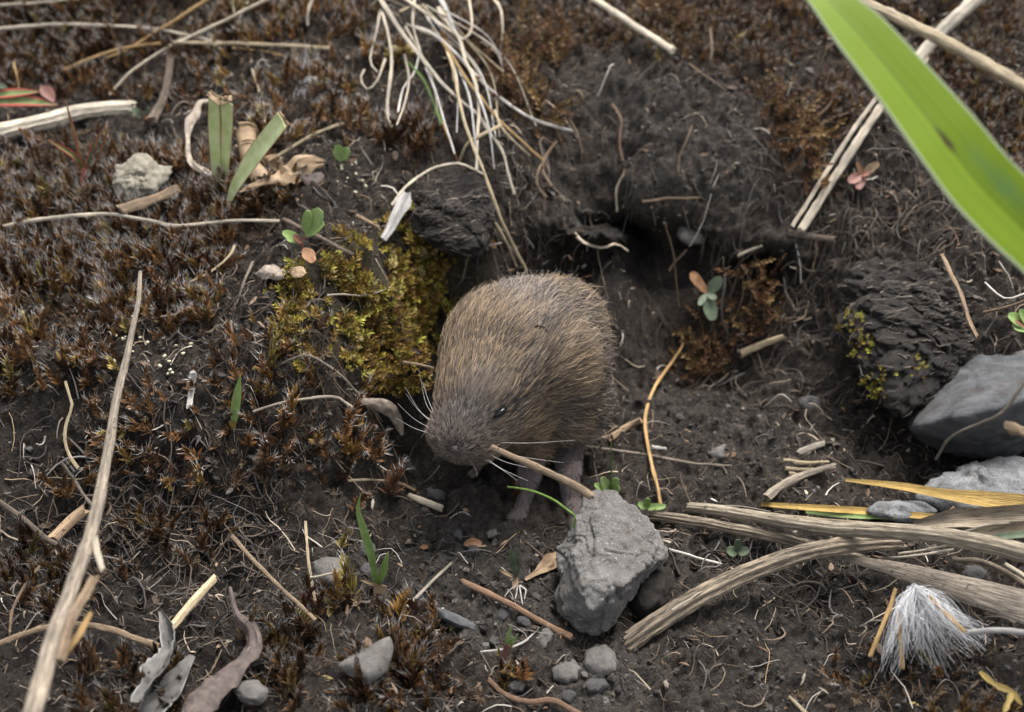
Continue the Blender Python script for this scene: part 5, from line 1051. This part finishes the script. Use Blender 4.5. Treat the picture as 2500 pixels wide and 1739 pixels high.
# prominent single moss shoots in the middle ground
mshoot = [((948,1215),105,'dry moss shoot with a white-haired crown left of the vole\'s nose',3),((1262,1225),60,'dark moss tuft with white hairs at the vole\'s fore foot',3),((830,1345),55,'olive moss shoot behind the flat grey stone',4),((865,1460),110,'tall olive-brown moss shoot left of the green shoots',4),((828,1475),75,'shorter ochre moss shoot next to the tall olive-brown one',2),((972,1530),95,'brown moss shoot right of the green shoots\' dry sheath',2),
 ((1275,1660),90,'dark leaning moss shoot below the small sprout in the foreground',0),((745,1530),60,'yellowish moss shoot at the lower end of the straight tan twig',4),((650,920),90,'tall olive moss shoot left of the vole above the pale root',4),((700,1050),95,'ochre moss shoot leaning right below the pale root',2),((690,1060),70,'dark brown moss shoot just left of the leaning ochre one',3),((860,1120),90,'rust moss shoot on the bank edge left of the pebbles',2),((290,770),85,'orange-brown moss shoot beside the long stick\'s tip',2),((420,740),90,'bushy moss shoot right of the long stick\'s tip',0),((465,745),60,'yellow-tipped moss shoot under the thin tan arching stem',4)]
rm = np.random.default_rng(55)
for (px, py), hpx, lab, kind in mshoot:
    t = hit(px, py); b = at_t(px, py, t); hh = hpx*t/FPX*1.25
    cols_ = [((0.035,0.018,0.010),(0.19,0.085,0.028)), ((0.045,0.022,0.012),(0.13,0.055,0.022)), ((0.05,0.032,0.012),(0.30,0.165,0.045)), ((0.05,0.025,0.014),(0.13,0.065,0.035)), ((0.055,0.04,0.014),(0.24,0.185,0.05))][kind]
    v, f, c = moss_shoot(rm, 46, 0.34, 0.04, 45, 82, *cols_, hair=0.10); ln_ = rm.normal(0, .18, 2)
    v = v*np.array([1.0, 1.0, 1.0])*hh; v[:, 0] += v[:, 2]*ln_[0]; v[:, 1] += v[:, 2]*(ln_[1]+.1)
    tag(link_mesh('moss_shoot', v+b, f, M['mossmat'], loc=b, cols=c, smooth=False), lab, 'moss', 'single moss shoots that stand out')
# ------------------------------------------------------------------ ground cover that nobody could count
def merge(variants, which, pos, mats, cmul):
    """copy small models to many places; returns one vertex/face/colour set"""
    VV, FF, CC, o = [], [], [], 0
    for k, (v, f, c) in enumerate(variants):
        s = np.where(which == k)[0]
        if not len(s): continue
        w_ = np.einsum('kij,vj->kvi', mats[s], v)+pos[s][:, None, :]
        VV.append(w_.reshape(-1, 3)); CC.append((c[None]*cmul[s][:, None, :]).reshape(-1, 3))
        FF.append((f[None]+(np.arange(len(s))*len(v))[:, None, None]).reshape(-1, f.shape[1])+o); o += len(s)*len(v)
    return np.vstack(VV), np.vstack(FF), np.vstack(CC)
def orient(nrm, scale, lean, r):
    n = len(nrm); up = nrm*0.6+np.array([0, 0, 0.6])+r.standard_normal((n, 3))*lean; up /= np.linalg.norm(up, axis=1, keepdims=True)
    a = r.random(n)*2*math.pi; ref = np.stack([np.cos(a), np.sin(a), np.zeros(n)], 1); x = ref-up*(ref*up).sum(1, keepdims=True); x /= np.linalg.norm(x, axis=1, keepdims=True); y = np.cross(up, x)
    return np.stack([x, y, up], 2)*np.asarray(scale)[:, None, None]
def scatter(n, box, dens, r):
    x0, x1, y0, y1 = box; xs, ys = [], []; got = 0
    for _ in range(60):
        x = r.uniform(x0, x1, n*2); y = r.uniform(y0, y1, n*2); k = r.random(n*2) < dens(x, y); xs.append(x[k]); ys.append(y[k]); got += k.sum()
        if got >= n: break
    x = np.concatenate(xs)[:n]; y = np.concatenate(ys)[:n]; return x, y
BOX = (-12.2, 12.2, -7.4, 12.4)
def clear_of_vole(x, y):
    k = np.hypot((x-0.15)/1.35, (y+0.3)/1.6) > 1.0
    for q, rr_ in zip(HOLES, (0.75, 0.5, 0.5)): k = k & (np.hypot((x-q[0])/1.2, (y-q[1])/0.9) > rr_)
    return k
def ncl(x, y, sc, seed): return fbm(np.stack([x*sc, y*sc, x*0], 1), 2, seed)*.5+.5
r = np.random.default_rng(21)
# brown hair-tipped moss
brownv = [moss_shoot(r, 32, 0.30, 0.046, 46, 84, b, t, hair=0.2) for b, t in (((0.045,0.025,0.014),(0.23,0.118,0.045)), ((0.045,0.026,0.016),(0.15,0.078,0.036)), ((0.055,0.038,0.016),(0.29,0.175,0.06)), ((0.032,0.020,0.013),(0.095,0.053,0.030)), ((0.06,0.048,0.018),(0.26,0.20,0.065)), ((0.042,0.025,0.015),(0.18,0.092,0.04)))]
dens = lambda x, y: np.maximum(np.clip((blobs(x, y, BROWN)-0.18)*1.5, 0, 1)*np.clip((ncl(x, y, 1.6, 71)-0.36)*5, 0.03, 1), 0.35*np.clip((blobs(x, y, SPARSE)-0.2)*1.5, 0, 1)*(ncl(x, y, 1.6, 71) > 0.46))*clear_of_vole(x, y)
x, y = scatter(5600, BOX, dens, r); z = H(x, y)-0.05; nr = HN(x, y, 0.3)
far = np.clip((y-3)/6, 0, 1)
sc = (0.30+0.50*r.random(len(x))**1.4)*(1-0.2*far)*np.where(x > 0, 0.7, 1.0)
v, f, c = merge(brownv, r.choice(6, len(x), p=[.24, .2, .16, .2, .06, .14]), np.stack([x, y, z], 1), orient(nr, sc, 0.28, r), (0.85+0.7*r.random((len(x), 1)))*np.where(fbm(np.stack([x*.35, y*.35, x*0], 1), 2, 402) > 0.0, 1.0, 0.72)[:, None]*np.where(y < -2.2, 0.55, 1.0)[:, None]*np.ones((1, 3)))  # foreground moss darkened in its colour, standing in for shade there
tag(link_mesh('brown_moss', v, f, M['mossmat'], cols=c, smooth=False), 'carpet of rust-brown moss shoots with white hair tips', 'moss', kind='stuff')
# low dull shoots that knit the brown moss together
dens = lambda x, y: np.maximum(np.clip((blobs(x, y, BROWN)-0.12)*1.6, 0, 1), 0.4*np.clip((blobs(x, y, SPARSE)-0.2)*1.5, 0, 1))*clear_of_vole(x, y)
undv = [moss_shoot(r, 16, 0.5, 0.05, 15, 70, b, t, hair=0.2 if k == 0 else 0) for k, (b, t) in enumerate((((0.035,0.024,0.017),(0.12,0.075,0.042)), ((0.028,0.020,0.015),(0.075,0.05,0.034)), ((0.05,0.038,0.025),(0.17,0.12,0.07)), ((0.04,0.034,0.03),(0.11,0.095,0.08))))]
x, y = scatter(5200, BOX, dens, r); nr = HN(x, y, 0.3)
v, f, c = merge(undv, r.choice(4, len(x), p=[.3, .3, .2, .2]), np.stack([x, y, H(x, y)-0.03], 1), orient(nr, 0.13+0.22*r.random(len(x)), 0.7, r), (0.6+0.7*r.random((len(x), 1)))*np.ones((1, 3)))
tag(link_mesh('moss_understorey', v, f, M['mossmat'], cols=c, smooth=False), 'low dull brown moss and litter between the taller moss shoots', 'moss', kind='stuff')
# yellow-green cushion moss
yelv = [moss_shoot(r, 15, 0.42, 0.075, 12, 66, b, t, hair=0) for b, t in (((0.13,0.105,0.018),(0.42,0.35,0.06)), ((0.11,0.08,0.016),(0.32,0.235,0.045)), ((0.15,0.15,0.02),(0.48,0.48,0.09)), ((0.09,0.058,0.016),(0.24,0.15,0.035)), ((0.14,0.11,0.03),(0.55,0.48,0.19)))]
dens = lambda x, y: np.clip((blobs(x, y, YEL)-0.12)*1.1, 0, 1)*np.clip((ncl(x, y, 2.8, 72)-0.47)*8, 0.02, 1)*np.clip(0.45/np.maximum(HN(x, y, 0.2)[:, 2], 0.15), 0.45, 1)*clear_of_vole(x, y)
x, y = scatter(4000, BOX, dens, r); z = H(x, y)-0.03; nr = HN(x, y, 0.3)
v, f, c = merge(yelv, r.choice(5, len(x), p=[.22, .24, .10, .30, .14]), np.stack([x, y, z], 1), orient(nr, 0.13+0.24*r.random(len(x))**1.6, 0.5, r), (0.5+0.7*r.random((len(x), 1)))*np.array([[0.88, 0.84, 0.95]]))
tag(link_mesh('cushion_moss', v, f, M['mossmat'], cols=c, smooth=False), 'yellow-green cushion moss on the bank left of the vole', 'moss', kind='stuff')
# dead rusty feather moss
dens = lambda x, y: np.clip((blobs(x, y, RUST)-0.25)*1.5, 0, 1)
x, y = scatter(520, BOX, dens, r); z = H(x, y); nr = HN(x, y, 0.3)
rustv = [moss_shoot(r, 26, 0.20, 0.04, 30, 60, (0.055,0.032,0.018), t, hair=0, stem=1.0) for t in ((0.15,0.078,0.038), (0.10,0.055,0.032), (0.19,0.125,0.05))]
mt = orient(nr*0.6+np.array([0, -0.6, -1.0]), 0.35+0.45*r.random(len(x)), 0.55, r)
v, f, c = merge(rustv, r.choice(3, len(x)), np.stack([x, y, z], 1), mt, 0.6+0.7*r.random((len(x), 1))*np.ones((1, 3)))
tag(link_mesh('dead_feather_moss', v, f, M['mossmat'], cols=c, smooth=False), 'dead rusty feather moss hanging down the soil face', 'moss', kind='stuff')
# moss specks on the big peat clod
cl0 = clods[0]; cv = np.empty(len(cl0.data.vertices)*3); cl0.data.vertices.foreach_get('co', cv); cv = cv.reshape(-1, 3)+np.array(cl0.location); cn = np.empty(len(cv)*3); cl0.data.vertices.foreach_get('normal', cn); cn = cn.reshape(-1, 3)
pk = []
for px, py, rad, k in ((2080,790,0.22,60),(2105,850,0.25,60),(2160,930,0.25,50),(2120,960,0.3,50),(2240,900,0.2,20)):
    dv = pdir(px, py)[0]; dv = dv/np.linalg.norm(dv); dd = np.linalg.norm(np.cross(cv-CAM, dv), axis=1); cand = np.where((dd < rad) & (cn @ FW < 0.2))[0]
    if len(cand): pk.append(r.choice(cand, k))
pk = np.concatenate(pk)
v, f, c = merge(yelv, r.choice(5, len(pk)), cv[pk], orient(cn[pk], 0.06+0.09*r.random(len(pk)), 0.4, r), (0.5+0.6*r.random((len(pk), 1)))*np.ones((1, 3)))
tag(link_mesh('clod_moss', v, f, M['mossmat'], cols=c, smooth=False), 'specks of yellow moss on the lower left of the big peat clod', 'moss', kind='stuff')
# soil crumbs
iv, if_ = ICO[1]
crv = []
for k in range(8):
    vv = iv*(1+0.34*r.standard_normal((len(iv), 1)))*np.array([1, 0.8+0.3*r.random(), 0.7]); crv.append((vv, if_, np.ones((len(iv), 3))))
dens = lambda x, y: np.clip(0.28+0.7*blobs(x, y, BARE)-0.25*blobs(x, y, BROWN), 0.02, 1)*clear_of_vole(x, y)
x, y = scatter(10500, BOX, dens, r); s = 0.012+0.045*r.random(len(x))**2.6*(1+0.9*blobs(x, y, FORE)); big = r.random(len(x)) < 0.02; s[big] *= 1.9
z = H(x, y)+s*0.15; nr = HN(x, y, 0.2)
pal = np.array([[0.042,0.037,0.033],[0.030,0.026,0.024],[0.058,0.053,0.049],[0.05,0.039,0.031],[0.075,0.07,0.067],[0.12,0.10,0.08]]); pc = pal[r.choice(6, len(x), p=[.30, .26, .18, .14, .08, .04])]*(0.7+0.6*r.random((len(x), 1)))
v, f, c = merge(crv, r.choice(8, len(x)), np.stack([x, y, z], 1), orient(nr, s, 0.8, r), pc)
tag(link_mesh('soil_crumbs', v, f, M['crumb'], cols=c, smooth=False), 'loose dark crumbs and grit lying over the soil', 'soil', kind='stuff')
# pale lichen grains
LG = gblobs([(840,440,45),(880,470,30),(320,850,60),(290,800,40),(430,880,40)])
x, y = scatter(230, BOX, lambda x, y: np.clip(blobs(x, y, LG)-0.3, 0, 1), r); s = 0.02+0.03*r.random(len(x))
v, f, c = merge(crv, r.choice(8, len(x)), np.stack([x, y, H(x, y)+0.03+0.1*r.random(len(x))], 1), orient(HN(x, y, 0.2), s, 0.8, r), np.array([[0.42, 0.39, 0.28]])*(0.6+0.6*r.random((len(x), 1))))
tag(link_mesh('lichen_grains', v, f, M['crumb'], cols=c), 'pale yellowish lichen grains sprinkled over the left bank', 'lichen', kind='stuff')
# rootlets and shredded litter
def fibres(n, dens, L, R, palette, pr, r, curl=1.0, lift=0.05, npt=7, drop=0.0):
    x, y = scatter(n, BOX, dens, r); n = len(x); a = r.random(n)*2*math.pi; ln = L[0]+(L[1]-L[0])*r.random(n)**2; k = r.normal(0, curl, n)
    px, py = x.copy(), y.copy(); pts = []; amp = lift*r.random(n)*ln*2; tilt = r.normal(0, 0.25, n)*lift*6
    for i in range(npt):
        u = i/(npt-1); pts.append(np.stack([px, py, H(px, py)+amp*4*u*(1-u)+0.008+tilt*u*ln*0.3], 1))
        px = px+np.cos(a)*ln/npt; py = py+np.sin(a)*ln/npt; a = a+k/npt*2.2+r.normal(0, 0.22, n)
    P = np.stack(pts, 1); P[:, 1:-1, 2] = (P[:, :-2, 2]+P[:, 1:-1, 2]*2+P[:, 2:, 2])/4
    T = np.gradient(P, axis=1); T /= np.linalg.norm(T, axis=2, keepdims=True)+1e-9
    B = np.cross(T, np.array([0, 0, 1.0])); B /= np.linalg.norm(B, axis=2, keepdims=True)+1e-9; N = np.cross(B, T)
    rad = (R[0]+(R[1]-R[0])*r.random(n)**2.5)[:, None]*np.linspace(1, 0.45, npt)[None]
    ring = [P+rad[:, :, None]*(math.cos(q)*N+math.sin(q)*B) for q in (0.5, 0.5+2.094, 0.5+4.189)]
    Vx = np.stack(ring, 2).reshape(-1, 3); F = []
    b = (np.arange(n)*npt*3)[:, None]
    for i in range(npt-1):
        for j in range(3): F.append(np.concatenate([b+i*3+j, b+i*3+(j+1) % 3, b+(i+1)*3+(j+1) % 3, b+(i+1)*3+j], 1))
    F = np.stack(F, 1).reshape(-1, 4); c = np.array(palette)[r.choice(len(palette), n, p=pr)]*(0.65+0.7*r.random((n, 1)))
    return Vx, F, np.repeat(c, npt*3, 0)
pal = [(0.032,0.026,0.022),(0.06,0.048,0.039),(0.11,0.083,0.063),(0.21,0.17,0.13),(0.048,0.043,0.04),(0.38,0.345,0.30),(0.095,0.086,0.08)]
cl = lambda x, y: clear_of_vole(x, y)*np.clip(0.25+0.9*(ncl(x, y, 0.9, 75)-0.25), 0.05, 1)
v, f, c = fibres(14500, lambda x, y: cl(x, y)*(1-0.75*blobs(x, y, BARE))*(1-0.5*blobs(x, y, YEL)), (0.10, 0.8), (0.006, 0.026), pal, [.28, .25, .17, .07, .11, .02, .10], r, 0.55, 0.08, npt=5)
tag(link_mesh('rootlet_litter', v, f, M['fibre'], cols=c), 'tangle of fine brown rootlets and shredded plant fibre on the soil', 'litter', kind='stuff')
SLOPE = gblobs([(1900,700,110),(2000,500,120),(2200,520,130),(1850,850,120),(1300,420,80),(1250,560,60),(2330,480,100),(300,1300,200),(500,1400,150),(650,1250,100),(1750,1350,100),(2000,1450,120),(700,800,120),(550,750,100)])
v, f, c = fibres(1300, lambda x, y: np.clip(blobs(x, y, SLOPE)-0.15, 0, 1)*clear_of_vole(x, y), (0.3, 1.4), (0.008, 0.034), pal, [.30, .30, .16, .04, .10, .00, .10], r, 1.0, 0.10)
tag(link_mesh('root_mat', v, f, M['fibre'], cols=c), 'mat of brown curling roots over the soil face and dark foreground', 'roots', kind='stuff')
sp2 = [(0.40,0.33,0.25),(0.30,0.22,0.14),(0.46,0.42,0.37),(0.20,0.15,0.105),(0.30,0.27,0.24)]
v, f, c = fibres(1100, lambda x, y: cl(x, y)*(1-0.5*blobs(x, y, BARE)), (0.15, 1.2), (0.005, 0.017), sp2, [.22, .24, .14, .25, .15], r, 0.35, 0.12, npt=6)
tag(link_mesh('straw_bits', v, f, M['fibre'], cols=c), 'thin pale bits of straw strewn among moss and soil', 'litter', kind='stuff')
# moss on the steep side of the bank next to the vole
pp = []
for _ in range(420):
    px, py = r.uniform(880, 1045), r.uniform(690, 960)
    if py < 690+(1045-px)*0.2: continue
    pp.append(ground(px, py))
pp = np.array(pp); pp = pp[clear_of_vole(pp[:, 0], pp[:, 1])]
nn = HN(pp[:, 0], pp[:, 1], 0.15)
v, f, c = merge(yelv, r.choice(5, len(pp), p=[.18, .26, .04, .46, .06]), pp, orient(nn*2, 0.12+0.16*r.random(len(pp)), 0.4, r), (0.4+0.6*r.random((len(pp), 1)))*np.array([[0.9, 0.8, 0.9]]))
tag(link_mesh('bank_moss', v, f, M['mossmat'], cols=c, smooth=False), 'dull olive moss hanging down the bank side beside the vole', 'moss', kind='stuff')
# flat shreds of dead leaf
x, y = scatter(5200, BOX, lambda x, y: cl(x, y)*np.clip(0.35+0.9*np.maximum(blobs(x, y, BROWN), blobs(x, y, SPARSE))-0.3*blobs(x, y, BARE), 0.05, 1), r); n = len(x)
sh = []
for k in range(6):
    L = 1.0; w_ = 0.06+0.20*r.random(); vv = np.array([[0,0,0],[.3,-w_,.06],[.3,w_,.1*r.random()],[.75,-w_*.8,.12*r.random()],[.75,w_*.7,.1],[1,0.05,0.02]]); sh.append((vv, np.array([[0,1,2],[1,3,2],[2,3,4],[3,5,4]]), np.ones((6, 3))))
nr = HN(x, y, 0.3); s = 0.06+0.20*r.random(n)**2.2
pal2 = np.array([[0.11,0.07,0.045],[0.06,0.042,0.031],[0.20,0.145,0.10],[0.33,0.285,0.23],[0.085,0.072,0.064],[0.14,0.075,0.04],[0.17,0.135,0.05]]); pc = pal2[r.choice(7, n, p=[.26, .36, .09, .03, .20, .03, .03])]*(0.7+0.6*r.random((n, 1)))
v, f, c = merge(sh, r.choice(6, n), np.stack([x, y, H(x, y)+0.02+0.10*r.random(n)*blobs(x, y, BROWN)], 1), orient(nr*2, s, 0.5, r), pc)
tag(link_mesh('leaf_shreds', v, f, M['mossmat'], cols=c, smooth=False), 'small brown flakes of dead leaf scattered over the ground', 'litter', kind='stuff')
